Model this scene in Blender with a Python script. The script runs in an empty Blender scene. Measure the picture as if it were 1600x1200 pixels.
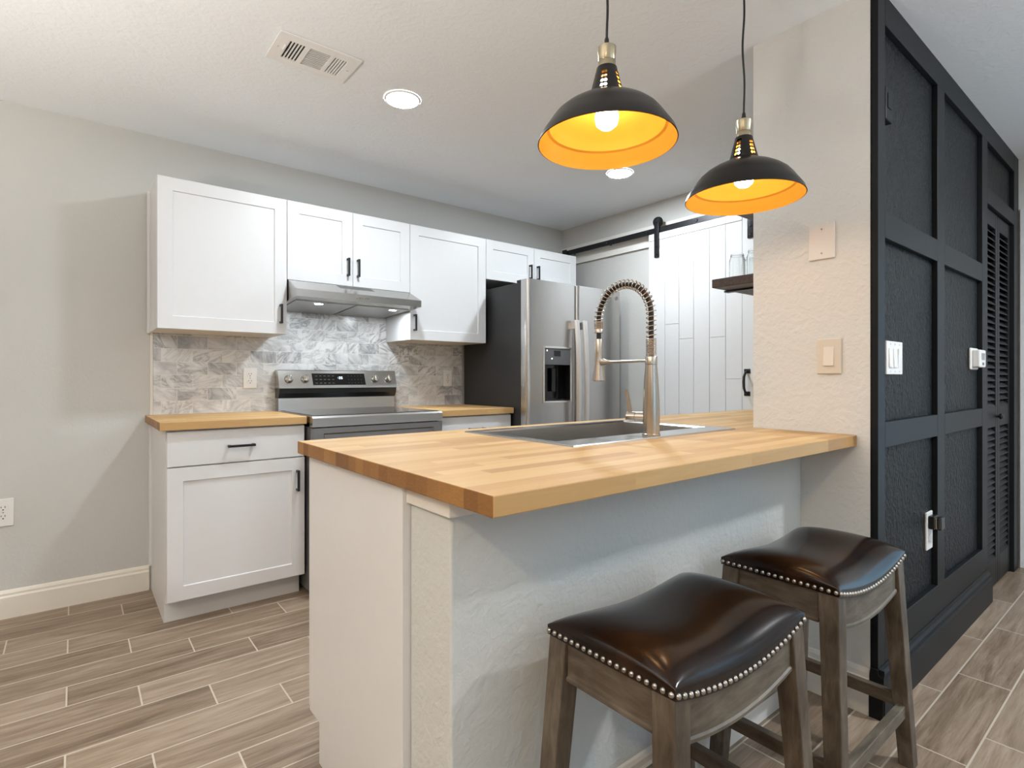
import bpy, bmesh, math, random
from mathutils import Vector, Matrix

random.seed(7)
C = bpy.context.scene.collection
sc = bpy.context.scene
PI = math.pi

# ------------------------------------------------------------------ camera, world, exposure
cam_data = bpy.data.cameras.new('camera')
cam = bpy.data.objects.new('camera', cam_data)
C.objects.link(cam)
cam_data.sensor_width = 36.0
cam_data.lens = 855.0 / 1600.0 * 36.0
cam_data.shift_y = -9.0 / 1600.0
cam_data.clip_start = 0.02
cam.location = (-0.332, -3.475, 1.12)
cam.rotation_euler = (PI / 2, 0, -math.atan2(0.6248, 0.7808))
sc.camera = cam

world = bpy.data.worlds.new('daylight')
sc.world = world
world.use_nodes = True
wbg = world.node_tree.nodes['Background']
wbg.inputs['Color'].default_value = (0.42, 0.73, 1.0, 1)
wbg.inputs['Strength'].default_value = 1.7

sc.view_settings.view_transform = 'Standard'
sc.view_settings.look = 'None'
sc.view_settings.gamma = 1.0
sc.view_settings.exposure = 0.46
sc.view_settings.use_curve_mapping = False
sc.cycles.use_denoising = True
sc.cycles.max_bounces = 10
sc.cycles.diffuse_bounces = 6
sc.cycles.glossy_bounces = 5
sc.cycles.sample_clamp_indirect = 6.0
sc.cycles.caustics_reflective = False
sc.cycles.caustics_refractive = False

KITCHEN_LAMP = 295.0
HOOD_LED = 400.0
BULB = 20.0


def portal(name, loc, rot, sx, sy):
    ld = bpy.data.lights.new(name, 'AREA')
    ld.shape = 'RECTANGLE'
    ld.size, ld.size_y = sx, sy
    ld.cycles.is_portal = True
    o = bpy.data.objects.new(name, ld)
    o.location, o.rotation_euler = loc, rot
    C.objects.link(o)


def fill_light(name, loc, power, col, r, up=False):
    ld = bpy.data.lights.new(name, 'SPOT' if up else 'POINT')
    ld.energy, ld.color, ld.shadow_soft_size = power, col, r
    o = bpy.data.objects.new(name, ld)
    o.location = loc
    if up:                       # added fill aimed upward to brighten the ceiling
        ld.spot_size, ld.spot_blend = math.radians(165), 0.6
        o.rotation_euler = (PI, 0, 0)
    C.objects.link(o)


# unseen lights, added to fill the room and brighten the ceiling
fill_light('living_fill', (-1.3, -5.0, 1.75), 10.0, (0.90, 0.96, 1.0), 0.22)
fill_light('dining_ceiling_fill', (-1.9, -2.4, 1.15), 240.0, (1.0, 0.955, 0.88), 0.14, True)
fill_light('living_ceiling_fill', (1.6, -5.6, 1.15), 150.0, (0.93, 0.97, 1.0), 0.40, True)

def downlight(name, x, y, power, col):
    ld = bpy.data.lights.new(name, 'AREA')
    ld.shape, ld.size = 'DISK', 0.18
    ld.energy, ld.color = power, col
    o = bpy.data.objects.new(name, ld)
    o.location = (x, y, 2.408)
    C.objects.link(o)


# recessed lamps in the living-side ceiling, outside the picture
downlight('living_downlight', -1.60, -3.93, 24.0, (1.0, 0.74, 0.46))
downlight('hall_downlight', 2.45, -4.05, 31.0, (0.93, 0.97, 1.0))

portal('daylight_portal', (4.30, -4.45, 1.06), (0, PI / 2, 0), 2.05, 1.45)
portal('daylight_portal', (0.6, -7.15, 1.35), (PI / 2, 0, 0), 2.3, 1.25)


# ------------------------------------------------------------------ materials
class N:
    """tiny node-tree helper"""

    def __init__(self, name):
        self.m = bpy.data.materials.new(name)
        self.m.use_nodes = True
        self.t = self.m.node_tree
        self.b = self.t.nodes['Principled BSDF']
        self.out = self.t.nodes['Material Output']

    def n(self, kind, **kw):
        x = self.t.nodes.new(kind)
        for k, v in kw.items():
            setattr(x, k, v)
        return x

    def put(self, sock, v):
        if v is None:
            return
        if hasattr(v, 'is_output'):
            self.t.links.new(v, sock)
        elif isinstance(v, (tuple, list)) and len(v) == 3 and sock.type == 'RGBA':
            sock.default_value = (*v, 1)
        else:
            sock.default_value = v

    def math(self, op, a, b=None, c=None):
        x = self.n('ShaderNodeMath', operation=op)
        for i, v in enumerate((a, b, c)):
            self.put(x.inputs[i], v)
        return x.outputs[0]

    def obj(self):
        return self.n('ShaderNodeTexCoord').outputs['Object']

    def sep(self, v):
        x = self.n('ShaderNodeSeparateXYZ')
        self.put(x.inputs[0], v)
        return x.outputs

    def comb(self, x, y, z):
        c = self.n('ShaderNodeCombineXYZ')
        for i, v in enumerate((x, y, z)):
            self.put(c.inputs[i], v)
        return c.outputs[0]

    def vmul(self, v, s):
        x = self.n('ShaderNodeVectorMath', operation='MULTIPLY')
        self.put(x.inputs[0], v)
        self.put(x.inputs[1], s)
        return x.outputs[0]

    def vadd(self, v, s):
        x = self.n('ShaderNodeVectorMath', operation='ADD')
        self.put(x.inputs[0], v)
        self.put(x.inputs[1], s)
        return x.outputs[0]

    def noise(self, v, scale, detail=3, rough=0.5, dist=0.0, what='Fac'):
        x = self.n('ShaderNodeTexNoise')
        self.put(x.inputs['Vector'], v)
        x.inputs['Scale'].default_value = scale
        x.inputs['Detail'].default_value = detail
        x.inputs['Roughness'].default_value = rough
        x.inputs['Distortion'].default_value = dist
        return x.outputs['Fac' if what == 'Fac' else 'Color']

    def white(self, v, what='Value'):
        x = self.n('ShaderNodeTexWhiteNoise', noise_dimensions='3D')
        self.put(x.inputs['Vector'], v)
        return x.outputs[what]

    def ramp(self, f, stops, interp='LINEAR'):
        x = self.n('ShaderNodeValToRGB')
        self.put(x.inputs[0], f)
        e = x.color_ramp
        e.interpolation = interp
        while len(e.elements) < len(stops):
            e.elements.new(0.5)
        for el, (p, c) in zip(e.elements, stops):
            el.position = p
            el.color = (*c, 1) if len(c) == 3 else c
        return x.outputs[0]

    def mix(self, f, a, b, blend='MIX'):
        x = self.n('ShaderNodeMix', data_type='RGBA', blend_type=blend)
        self.put(x.inputs['Factor'], f)
        self.put(x.inputs['A'] if False else x.inputs[6], a)
        self.put(x.inputs[7], b)
        return x.outputs[2]

    def bump(self, h, strength, dist=0.01):
        x = self.n('ShaderNodeBump')
        self.put(x.inputs['Height'], h)
        x.inputs['Strength'].default_value = strength
        x.inputs['Distance'].default_value = dist
        self.t.links.new(x.outputs[0], self.b.inputs['Normal'])

    def base(self, color, rough=0.5, metal=0.0, **kw):
        self.put(self.b.inputs['Base Color'], color)
        self.put(self.b.inputs['Roughness'], rough)
        self.put(self.b.inputs['Metallic'], metal)
        for k, v in kw.items():
            self.put(self.b.inputs[k.replace('_', ' ')], v)
        return self.m


def plain(name, col, rough=0.5, metal=0.0, var=0.04, scale=30, **kw):
    """one colour with a faint procedural mottling"""
    s = N(name)
    f = s.noise(s.obj(), scale, 3)
    a = tuple(max(0, c * (1 - var)) for c in col)
    b = tuple(min(1, c * (1 + var)) for c in col)
    return s.base(s.mix(f, a, b), rough, metal, **kw)


def paint(name, col, bump=0.12, scale=70, rough=0.6, dist=0.004, stretch=(1, 1, 1)):
    s = N(name)
    v = s.vmul(s.obj(), stretch)
    h1 = s.noise(v, scale, 4, 0.55, 0.6)
    h2 = s.noise(v, scale * 0.35, 3, 0.5, 1.2)
    h = s.math('ADD', h1, s.math('MULTIPLY', h2, 1.3))
    s.bump(h, bump, dist)
    f = s.noise(s.obj(), 2.2, 2)
    if rough < 0.5:
        s.b.inputs['Specular IOR Level'].default_value = 0.17
    return s.base(s.mix(f, tuple(c * 0.975 for c in col), tuple(min(1, c * 1.025) for c in col)), rough)


def emit(name, col, strength):
    s = N(name)
    s.base(col, 0.4)
    s.put(s.b.inputs['Emission Color'], col)
    s.b.inputs['Emission Strength'].default_value = strength
    return s.m


def steel(name, col, rough=0.28, axis=(2, 60, 2), bump=0.006):
    s = N(name)
    v = s.vmul(s.obj(), axis)
    f = s.noise(v, 6, 4, 0.6)
    s.b.inputs['Roughness'].default_value = rough
    c = s.mix(f, tuple(x * 0.975 for x in col), tuple(min(1, x * 1.025) for x in col))
    s.put(s.b.inputs['Base Color'], c)
    s.b.inputs['Metallic'].default_value = 1.0
    return s.m


def floor_mat():
    s = N('wood_look_floor_tile')
    o = s.obj()
    x, y, z = s.sep(o)
    P, L = 0.1535, 0.61
    r = s.math('DIVIDE', s.math('SUBTRACT', s.math('MULTIPLY', y, -1.0), 0.147 - P), P)
    row = s.math('FLOOR', r)
    fy = s.math('SUBTRACT', r, row)
    xs = s.math('DIVIDE', s.math('SUBTRACT', x, s.math('ADD', -0.353, s.math('MULTIPLY', s.math('SUBTRACT', row, 3.0), L / 3.0))), L)
    cell = s.math('FLOOR', xs)
    fx = s.math('SUBTRACT', xs, cell)
    gy = s.math('MINIMUM', fy, s.math('SUBTRACT', 1.0, fy))
    gx = s.math('MINIMUM', fx, s.math('SUBTRACT', 1.0, fx))
    grout = s.math('MINIMUM', s.math('MULTIPLY', gy, P), s.math('MULTIPLY', gx, L))
    isg = s.math('LESS_THAN', grout, 0.0026)
    rnd = s.white(s.comb(row, cell, 3.0))
    off = s.vmul(s.white(s.comb(row, cell, 8.0), 'Color'), (9, 9, 9))
    gv = s.vadd(s.vmul(o, (1.6, 16, 1)), off)
    g1 = s.noise(gv, 1.6, 5, 0.6, 0.8)
    g2 = s.noise(s.vadd(s.vmul(o, (3, 60, 1)), off), 2.0, 4, 0.6, 1.5)
    f = s.math('ADD', s.math('MULTIPLY', g1, 0.7), s.math('MULTIPLY', g2, 0.3))
    f = s.math('ADD', f, s.math('MULTIPLY', s.math('SUBTRACT', rnd, 0.5), 0.16))
    col = s.ramp(f, [(0.27, (0.115, 0.076, 0.048)), (0.44, (0.225, 0.162, 0.112)), (0.60, (0.325, 0.248, 0.182)), (0.78, (0.43, 0.345, 0.265))])
    s.put(s.b.inputs['Base Color'], s.mix(isg, col, (0.52, 0.45, 0.37)))
    s.b.inputs['Roughness'].default_value = 0.38
    wv = s.noise(s.vadd(s.vmul(o, (5, 55, 1)), off), 1.5, 3, 0.5, 2.5)
    h = s.math('SUBTRACT', s.math('MULTIPLY', wv, 0.6), s.math('MULTIPLY', isg, 0.8))
    s.bump(h, 0.3, 0.003)
    return s.m


def butcher(name, tint=(1, 1, 1), sv=0.043):
    s = N(name)
    o = s.obj()
    x, y, z = s.sep(o)
    r = s.math('DIVIDE', y, sv)
    row = s.math('FLOOR', r)
    shift = s.math('MULTIPLY', s.white(s.comb(row, 1.0, 2.0)), 3.0)
    xs = s.math('DIVIDE', s.math('ADD', x, shift), 0.47)
    cell = s.math('FLOOR', xs)
    rnd = s.white(s.comb(row, cell, 5.0))
    off = s.vmul(s.white(s.comb(row, cell, 9.0), 'Color'), (7, 7, 7))
    g = s.noise(s.vadd(s.vmul(o, (2.2, 30, 30)), off), 2.2, 5, 0.6, 0.8)
    f = s.math('ADD', s.math('MULTIPLY', rnd, 0.70), s.math('MULTIPLY', g, 0.42))
    t = tint
    col = s.ramp(f, [(0.12, (0.50 * t[0], 0.285 * t[1], 0.125 * t[2])), (0.45, (0.64 * t[0], 0.40 * t[1], 0.195 * t[2])),
                     (0.75, (0.72 * t[0], 0.49 * t[1], 0.265 * t[2])), (1.0, (0.78 * t[0], 0.56 * t[1], 0.33 * t[2]))])
    # end grain on the short ends of the staves
    nx = s.sep(s.n('ShaderNodeNewGeometry').outputs['Normal'])[0]
    endf = s.math('GREATER_THAN', s.math('ABSOLUTE', nx), 0.7)
    rings = s.noise(s.vadd(s.vmul(o, (60, 60, 220)), off), 1.5, 2, 0.5, 0.3)
    ecol = s.ramp(s.math('ADD', s.math('MULTIPLY', rnd, 0.6), s.math('MULTIPLY', rings, 0.4)),
                  [(0.15, (0.20 * t[0], 0.088 * t[1], 0.028 * t[2])), (0.5, (0.34 * t[0], 0.165 * t[1], 0.055 * t[2])), (0.85, (0.50 * t[0], 0.27 * t[1], 0.10 * t[2]))])
    s.put(s.b.inputs['Base Color'], s.mix(endf, col, ecol))
    s.b.inputs['Roughness'].default_value = 0.50
    s.bump(g, 0.04, 0.002)
    return s.m


def marble():
    s = N('marble_subway_tile')
    o = s.obj()
    x, y, z = s.sep(o)
    P, L = 0.0712, 0.1475
    r = s.math('DIVIDE', s.math('SUBTRACT', z, 0.925), P)
    row = s.math('FLOOR', r)
    fz = s.math('SUBTRACT', r, row)
    half = s.math('MULTIPLY', s.math('MODULO', row, 2.0), 0.5)
    xs = s.math('ADD', s.math('DIVIDE', s.math('SUBTRACT', x, 0.032), L), s.math('ADD', half, 20.0))
    cell = s.math('FLOOR', xs)
    fx = s.math('SUBTRACT', xs, cell)
    gz = s.math('MULTIPLY', s.math('MINIMUM', fz, s.math('SUBTRACT', 1.0, fz)), P)
    gx = s.math('MULTIPLY', s.math('MINIMUM', fx, s.math('SUBTRACT', 1.0, fx)), L)
    isg = s.math('LESS_THAN', s.math('MINIMUM', gx, gz), 0.0011)
    rc = s.white(s.comb(row, cell, 4.0), 'Color')
    rv = s.white(s.comb(row, cell, 6.0))
    off = s.vmul(rc, (11, 11, 11))
    # each tile's veins run at an angle of its own
    a = s.math('MULTIPLY', s.math('SUBTRACT', rv, 0.5), 2.2)
    ca, sa = s.math('COSINE', a), s.math('SINE', a)
    u = s.math('ADD', s.math('MULTIPLY', x, ca), s.math('MULTIPLY', z, sa))
    v = s.math('SUBTRACT', s.math('MULTIPLY', z, ca), s.math('MULTIPLY', x, sa))
    p = s.vadd(s.comb(s.math('MULTIPLY', u, 6.0), s.math('MULTIPLY', v, 17.0), 0.0), off)
    n1 = s.noise(p, 1.0, 5, 0.62, 0.9)
    vein = s.math('ABSOLUTE', s.math('SUBTRACT', n1, 0.5))
    vein = s.ramp(vein, [(0.0, (1, 1, 1)), (0.035, (0.35, 0.35, 0.35)), (0.10, (0, 0, 0))])
    cloud = s.noise(s.vadd(s.comb(s.math('MULTIPLY', u, 5.0), s.math('MULTIPLY', v, 10.0), 0.0), off), 1.0, 4, 0.6, 0.6)
    amt = s.math('MULTIPLY', vein, s.math('ADD', 0.18, s.math('MULTIPLY', s.white(s.comb(row, cell, 12.0)), 0.6)))
    base = s.ramp(s.math('ADD', cloud, s.math('MULTIPLY', s.math('SUBTRACT', rv, 0.5), 0.22)),
                  [(0.28, (0.42, 0.42, 0.43)), (0.44, (0.64, 0.64, 0.64)), (0.58, (0.76, 0.76, 0.755))])
    col = s.mix(amt, base, (0.17, 0.17, 0.18))
    s.put(s.b.inputs['Base Color'], s.mix(isg, col, (0.74, 0.73, 0.70)))
    s.b.inputs['Roughness'].default_value = 0.22
    s.bump(s.math('MULTIPLY', isg, -1.0), 0.15, 0.002)
    return s.m


def weathered(name, dark, mid, light, grain=(26, 26, 5)):
    s = N(name)
    o = s.obj()
    a = s.noise(s.vmul(o, grain), 2.0, 5, 0.65, 0.6)
    b = s.noise(o, 9, 3, 0.6)
    f = s.math('ADD', s.math('MULTIPLY', a, 0.6), s.math('MULTIPLY', b, 0.45))
    s.put(s.b.inputs['Base Color'], s.ramp(f, [(0.33, dark), (0.52, mid), (0.72, light)]))
    s.b.inputs['Roughness'].default_value = 0.48
    s.bump(a, 0.12, 0.002)
    return s.m


def leather():
    s = N('dark_brown_leather')
    o = s.obj()
    f = s.noise(o, 5, 3, 0.5, 0.4)
    s.put(s.b.inputs['Base Color'], s.ramp(f, [(0.38, (0.004, 0.002, 0.0015)), (0.56, (0.014, 0.006, 0.0028)), (0.75, (0.040, 0.016, 0.006))]))
    s.b.inputs['Roughness'].default_value = 0.19
    s.b.inputs['Specular IOR Level'].default_value = 0.3
    h = s.noise(o, 160, 3, 0.6)
    s.bump(h, 0.06, 0.001)
    return s.m


def dark_wood():
    s = N('dark_stained_wood')
    o = s.obj()
    d = s.noise(s.vmul(o, (3, 20, 20)), 2.2, 4, 0.6, 2.0)
    s.put(s.b.inputs['Base Color'], s.ramp(d, [(0.3, (0.020, 0.009, 0.005)), (0.55, (0.060, 0.028, 0.014)), (0.75, (0.11, 0.055, 0.028))]))
    s.b.inputs['Roughness'].default_value = 0.45
    s.bump(d, 0.1, 0.002)
    return s.m


def pane_mat():
    s = N('window_pane')
    tr = s.n('ShaderNodeBsdfTransparent')
    gl = s.n('ShaderNodeBsdfGlossy')
    gl.inputs['Roughness'].default_value = 0.02
    mx = s.n('ShaderNodeMixShader')
    mx.inputs[0].default_value = 0.06
    s.t.links.new(tr.outputs[0], mx.inputs[1])
    s.t.links.new(gl.outputs[0], mx.inputs[2])
    s.t.links.new(mx.outputs[0], s.out.inputs[0])
    return s.m


M = dict(
    floor=floor_mat(),
    ceiling=paint('ceiling_paint', (0.83, 0.87, 0.91), 0.24, 60, 0.75, 0.006),
    greige=paint('greige_wall_paint', (0.55, 0.55, 0.53), 0.16, 80, 0.65, 0.004),
    offwhite=paint('off_white_wall_paint', (0.72, 0.725, 0.71), 0.36, 55, 0.6, 0.006),
    black_wall=paint('black_wall_paint', (0.011, 0.0125, 0.014), 1.0, 90, 0.40, 0.012, (1, 1, 0.65)),
    black_trim=plain('black_trim_paint', (0.011, 0.0125, 0.014), 0.42, 0, 0.1, Specular_IOR_Level=0.15),
    white_trim=plain('white_trim_paint', (0.74, 0.72, 0.68), 0.42, 0, 0.02),
    white_cab=plain('white_cabinet_paint', (0.70, 0.705, 0.715), 0.38, 0, 0.015),
    barn=plain('white_barn_door_paint', (0.68, 0.69, 0.70), 0.45, 0, 0.02),
    matte_black=plain('matte_black_metal', (0.012, 0.012, 0.013), 0.42, 0.3, 0.1),
    rail_black=plain('black_steel_rail', (0.016, 0.016, 0.018), 0.38, 0.5, 0.1),
    butcher=butcher('butcher_block_island', (0.76, 0.72, 0.56)),
    butcher2=butcher('butcher_block_counter', (0.78, 0.73, 0.58)),
    marble=marble(),
    steel=steel('brushed_steel', (0.55, 0.54, 0.525), 0.27, (2, 2, 70)),
    steel_h=steel('brushed_steel_level', (0.55, 0.54, 0.525), 0.25, (2, 70, 70)),
    handle_steel=steel('bright_handle_steel', (0.70, 0.685, 0.66), 0.33, (2, 2, 40)),
    steel_dark=steel('dark_brushed_steel', (0.36, 0.35, 0.34), 0.28, (2, 70, 70)),
    sink=steel('sink_steel', (0.50, 0.49, 0.475), 0.27, (3, 60, 60)),
    nickel=steel('brushed_nickel', (0.46, 0.41, 0.355), 0.26, (60, 60, 2)),
    chrome=plain('polished_steel', (0.75, 0.74, 0.72), 0.12, 1.0, 0.02),
    nail=plain('nickel_nail', (0.42, 0.40, 0.37), 0.25, 1.0, 0.05),
    fridge_side=plain('charcoal_fridge_side', (0.018, 0.018, 0.019), 0.45, 0, 0.1),
    black_glass=plain('black_glass', (0.006, 0.006, 0.007), 0.06, 0, 0.05),
    black_plastic=plain('black_plastic', (0.012, 0.012, 0.012), 0.3, 0, 0.1),
    grey_plastic=plain('grey_plastic', (0.10, 0.10, 0.105), 0.4, 0, 0.1),
    white_plastic=plain('white_plastic', (0.78, 0.77, 0.75), 0.35, 0, 0.02),
    slot=plain('dark_slot', (0.02, 0.02, 0.02), 0.6, 0, 0.1),
    duct=plain('duct_shade', (0.03, 0.029, 0.028), 0.8, 0, 0.2),  # near-black, the shade inside the duct is put into the colour
    grey_screen=plain('grey_screen', (0.28, 0.31, 0.30), 0.25, 0, 0.05),
    shade_black=plain('black_shade_enamel', (0.010, 0.008, 0.007), 0.30, 0.2, 0.1),
    gold=plain('gold_shade_lining', (0.88, 0.42, 0.045), 0.42, 0.3, 0.03),
    brass=steel('brushed_pale_brass', (0.42, 0.36, 0.25), 0.30, (60, 60, 2)),
    rubber=plain('black_rubber', (0.010, 0.008, 0.007), 0.5, 0, 0.1),
    stool_wood=weathered('weathered_stool_wood', (0.034, 0.022, 0.014), (0.092, 0.071, 0.051), (0.18, 0.152, 0.115)),
    stool_wood_x=weathered('weathered_stool_rail', (0.042, 0.030, 0.020), (0.112, 0.094, 0.069), (0.19, 0.168, 0.128), (5, 26, 26)),
    stool_wood_y=weathered('weathered_stool_side_rail', (0.034, 0.022, 0.014), (0.088, 0.066, 0.047), (0.155, 0.128, 0.095), (26, 5, 26)),
    leather=leather(),
    dark_wood=dark_wood(),
    led=emit('led_lens', (0.86, 0.94, 1.0), KITCHEN_LAMP),
    hood_led=emit('hood_led_lens', (0.86, 0.95, 1.0), HOOD_LED),
    bulb=emit('bulb_glow', (1.0, 0.88, 0.68), BULB),
    digits=emit('clock_digits', (0.75, 0.9, 1.0), 2.0),
    led_dot=emit('indicator_light', (0.9, 0.95, 1.0), 2.0),
    faint=plain('faint_print', (0.22, 0.22, 0.23), 0.4, 0, 0.05),
    pane=pane_mat(),
)
gs = N('clear_jar_glass')
gs.base((0.97, 0.985, 0.98), 0.02)
gs.b.inputs['Transmission Weight'].default_value = 1.0
gs.b.inputs['IOR'].default_value = 1.35
M['glass'] = gs.m
cp = N('clear_plate_plastic')
cp.base((0.80, 0.78, 0.75), 0.12)
M['clear_plate'] = cp.m


# ------------------------------------------------------------------ mesh builder
class MB:
    def __init__(self):
        self.bm = bmesh.new()

    def _quadbox(self, pts):
        v = [self.bm.verts.new(p) for p in pts]
        fs = [(0, 3, 2, 1), (4, 5, 6, 7), (0, 1, 5, 4), (1, 2, 6, 5), (2, 3, 7, 6), (3, 0, 4, 7)]
        return v, [self.bm.faces.new([v[i] for i in f]) for f in fs]

    def box(self, x0, y0, z0, x1, y1, z1, bev=0.0, seg=2):
        x0, x1 = sorted((x0, x1)); y0, y1 = sorted((y0, y1)); z0, z1 = sorted((z0, z1))
        v, f = self._quadbox([(x0, y0, z0), (x1, y0, z0), (x1, y1, z0), (x0, y1, z0), (x0, y0, z1), (x1, y0, z1), (x1, y1, z1), (x0, y1, z1)])
        self._bev(f, bev, seg)
        return self

    def _bev(self, faces, bev, seg):
        if bev > 0:
            edges = list({e for fc in faces for e in fc.edges})
            bmesh.ops.bevel(self.bm, geom=edges, offset=bev, segments=seg, profile=0.5, affect='EDGES', clamp_overlap=True)

    def hexa(self, pts, bev=0.0, seg=2):
        """8 corners: bottom ring then top ring"""
        v, f = self._quadbox(pts)
        self._bev(f, bev, seg)
        return self

    def prism(self, poly, axis, a, b, bev=0.0, seg=2):
        """poly in the two other axes (cyclic order), swept from a to b along axis"""
        def P(p, t):
            return {'x': (t, p[0], p[1]), 'y': (p[0], t, p[1]), 'z': (p[0], p[1], t)}[axis]
        A = [self.bm.verts.new(P(p, a)) for p in poly]
        B = [self.bm.verts.new(P(p, b)) for p in poly]
        n = len(poly)
        fs = [self.bm.faces.new(A[::-1]), self.bm.faces.new(B)]
        for i in range(n):
            fs.append(self.bm.faces.new((A[i], A[(i + 1) % n], B[(i + 1) % n], B[i])))
        self._bev(fs, bev, seg)
        return self

    def lathe(self, prof, c=(0, 0, 0), seg=32, axis='z', cap=True):
        """prof: (r, h) pairs; revolves about the axis through c"""
        rings = []
        for r, h in prof:
            ring = []
            if r < 1e-6:
                ring = [self.bm.verts.new(self._ax(c, axis, 0, 0, h))]
            else:
                for i in range(seg):
                    t = 2 * PI * i / seg
                    ring.append(self.bm.verts.new(self._ax(c, axis, r * math.cos(t), r * math.sin(t), h)))
            rings.append(ring)
        for a, b in zip(rings, rings[1:]):
            if len(a) == 1 and len(b) == 1:
                continue
            for i in range(seg):
                j = (i + 1) % seg
                if len(a) == 1:
                    self.bm.faces.new((a[0], b[j], b[i]))
                elif len(b) == 1:
                    self.bm.faces.new((a[i], a[j], b[0]))
                else:
                    self.bm.faces.new((a[i], a[j], b[j], b[i]))
        if cap:
            for ring in (rings[0], rings[-1]):
                if len(ring) > 1:
                    self.bm.faces.new(ring)
        return self

    @staticmethod
    def _ax(c, axis, a, b, h):
        if axis == 'z':
            return (c[0] + a, c[1] + b, c[2] + h)
        if axis == 'x':
            return (c[0] + h, c[1] + a, c[2] + b)
        return (c[0] + a, c[1] + h, c[2] + b)

    def tube(self, path, r, seg=8, close_ends=True):
        """round tube through the points; r a number or one per point"""
        pts = [Vector(p) for p in path]
        rs = r if isinstance(r, (list, tuple)) else [r] * len(pts)
        prev = None
        rings = []
        for i, p in enumerate(pts):
            d = (pts[min(i + 1, len(pts) - 1)] - pts[max(i - 1, 0)]).normalized()
            if prev is None:
                up = Vector((0, 0, 1)) if abs(d.z) < 0.9 else Vector((1, 0, 0))
                n = d.cross(up).normalized()
            else:
                n = (prev - d * prev.dot(d)).normalized()
            prev = n
            b = d.cross(n)
            rings.append([self.bm.verts.new(p + (n * math.cos(2 * PI * k / seg) + b * math.sin(2 * PI * k / seg)) * rs[i]) for k in range(seg)])
        for a, b in zip(rings, rings[1:]):
            for k in range(seg):
                self.bm.faces.new((a[k], a[(k + 1) % seg], b[(k + 1) % seg], b[k]))
        if close_ends:
            self.bm.faces.new(rings[0][::-1])
            self.bm.faces.new(rings[-1])
        return self

    def ball(self, c, r, u=16, v=10, squash=(1, 1, 1)):
        m = Matrix.Translation(c) @ Matrix.Diagonal((*squash, 1))
        bmesh.ops.create_uvsphere(self.bm, u_segments=u, v_segments=v, radius=r, matrix=m)
        return self

    def grid(self, f, nu, nv):
        g = [[self.bm.verts.new(f(i / nu, j / nv)) for j in range(nv + 1)] for i in range(nu + 1)]
        for i in range(nu):
            for j in range(nv):
                self.bm.faces.new((g[i][j], g[i + 1][j], g[i + 1][j + 1], g[i][j + 1]))
        return g

    def build(self, name, mat, parent=None, smooth=False, origin=None, angle=35):
        """links the mesh; the points were written in world space (minus the thing's base)"""
        bm = self.bm
        bmesh.ops.remove_doubles(bm, verts=bm.verts, dist=1e-6)
        bmesh.ops.recalc_face_normals(bm, faces=bm.faces)
        off = Vector((0, 0, 0))
        if parent is not None:
            root = parent
            while root.parent is not None:
                root = root.parent
            off = Vector(root.location)
        elif origin is not None:
            off = Vector(origin)
        if off.length > 0:
            bmesh.ops.translate(bm, verts=bm.verts, vec=-off)
        me = bpy.data.meshes.new(name)
        bm.to_mesh(me)
        bm.free()
        me.materials.append(mat)
        if smooth:
            for p in me.polygons:
                p.use_smooth = True
            try:
                me.set_sharp_from_angle(angle=math.radians(angle))
            except Exception:
                pass
        o = bpy.data.objects.new(name, me)
        C.objects.link(o)
        if parent is not None:
            o.parent = parent
        elif origin is not None:
            o.location = origin
        return o


def tag(o, label, cat, group=None):
    o['label'] = label
    o['category'] = cat
    if group:
        o['group'] = group
    return o


def thing(name, label, cat, loc, group=None):
    o = bpy.data.objects.new(name, None)
    o.empty_display_size = 0.05
    o.location = loc
    C.objects.link(o)
    return tag(o, label, cat, group)


def struct(o):
    o['kind'] = 'structure'
    return o


def copy_tree(o, parent=None):
    c = o.copy()
    C.objects.link(c)
    if parent is not None:
        c.parent = parent
    for ch in [k for k in o.children]:
        copy_tree(ch, c)
    return c


def box(*a, **k):
    return MB().box(*a, **k)


def slab(xs, ys, mask, z0, z1):
    """a plate over the cells of a grid for which mask(i, j) is true (holes stay open)"""
    m = MB()
    bm = m.bm
    cache = {}

    def V(i, j, z):
        k = (i, j, z)
        if k not in cache:
            cache[k] = bm.verts.new((xs[i], ys[j], z))
        return cache[k]
    n, mm = len(xs) - 1, len(ys) - 1
    on = lambda i, j: 0 <= i < n and 0 <= j < mm and mask(i, j)
    for i in range(n):
        for j in range(mm):
            if not on(i, j):
                continue
            bm.faces.new((V(i, j, z1), V(i + 1, j, z1), V(i + 1, j + 1, z1), V(i, j + 1, z1)))
            bm.faces.new((V(i, j, z0), V(i, j + 1, z0), V(i + 1, j + 1, z0), V(i + 1, j, z0)))
            for (di, dj, a, b) in ((-1, 0, (i, j), (i, j + 1)), (1, 0, (i + 1, j + 1), (i + 1, j)), (0, -1, (i + 1, j), (i, j)), (0, 1, (i, j + 1), (i + 1, j + 1))):
                if not on(i + di, j + dj):
                    bm.faces.new((V(*a, z0), V(*b, z0), V(*b, z1), V(*a, z1)))
    return m


# ------------------------------------------------------------------ the setting
CEIL = 2.415
XR = 3.01        # barn-door wall
XP = 1.74        # kitchen end of the divider block
XE = 4.05        # end wall of the hall
YL = -7.0
XL = -4.0
struct(box(XL, YL - 0.1, -0.1, 4.25, 0.12, 0.0).build('floor', M['floor']))
struct(box(XL, YL - 0.1, CEIL, 4.25, 0.12, CEIL + 0.1).build('ceiling', M['ceiling']))
struct(box(XL, 0.0, 0.0, 4.25, 0.12, CEIL).build('wall_back', M['greige']))
struct(box(XR, -2.395, 0.0, XR + 0.12, 0.0, CEIL).build('wall_right', M['greige']))
struct(box(XL - 0.12, YL - 0.1, 0.0, XL, 0.12, CEIL).build('wall_left', paint('tan_bounce_paint', (0.50, 0.36, 0.23), 0.16, 80)))  # unseen wall, coloured tan to bounce warm light into the room
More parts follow.
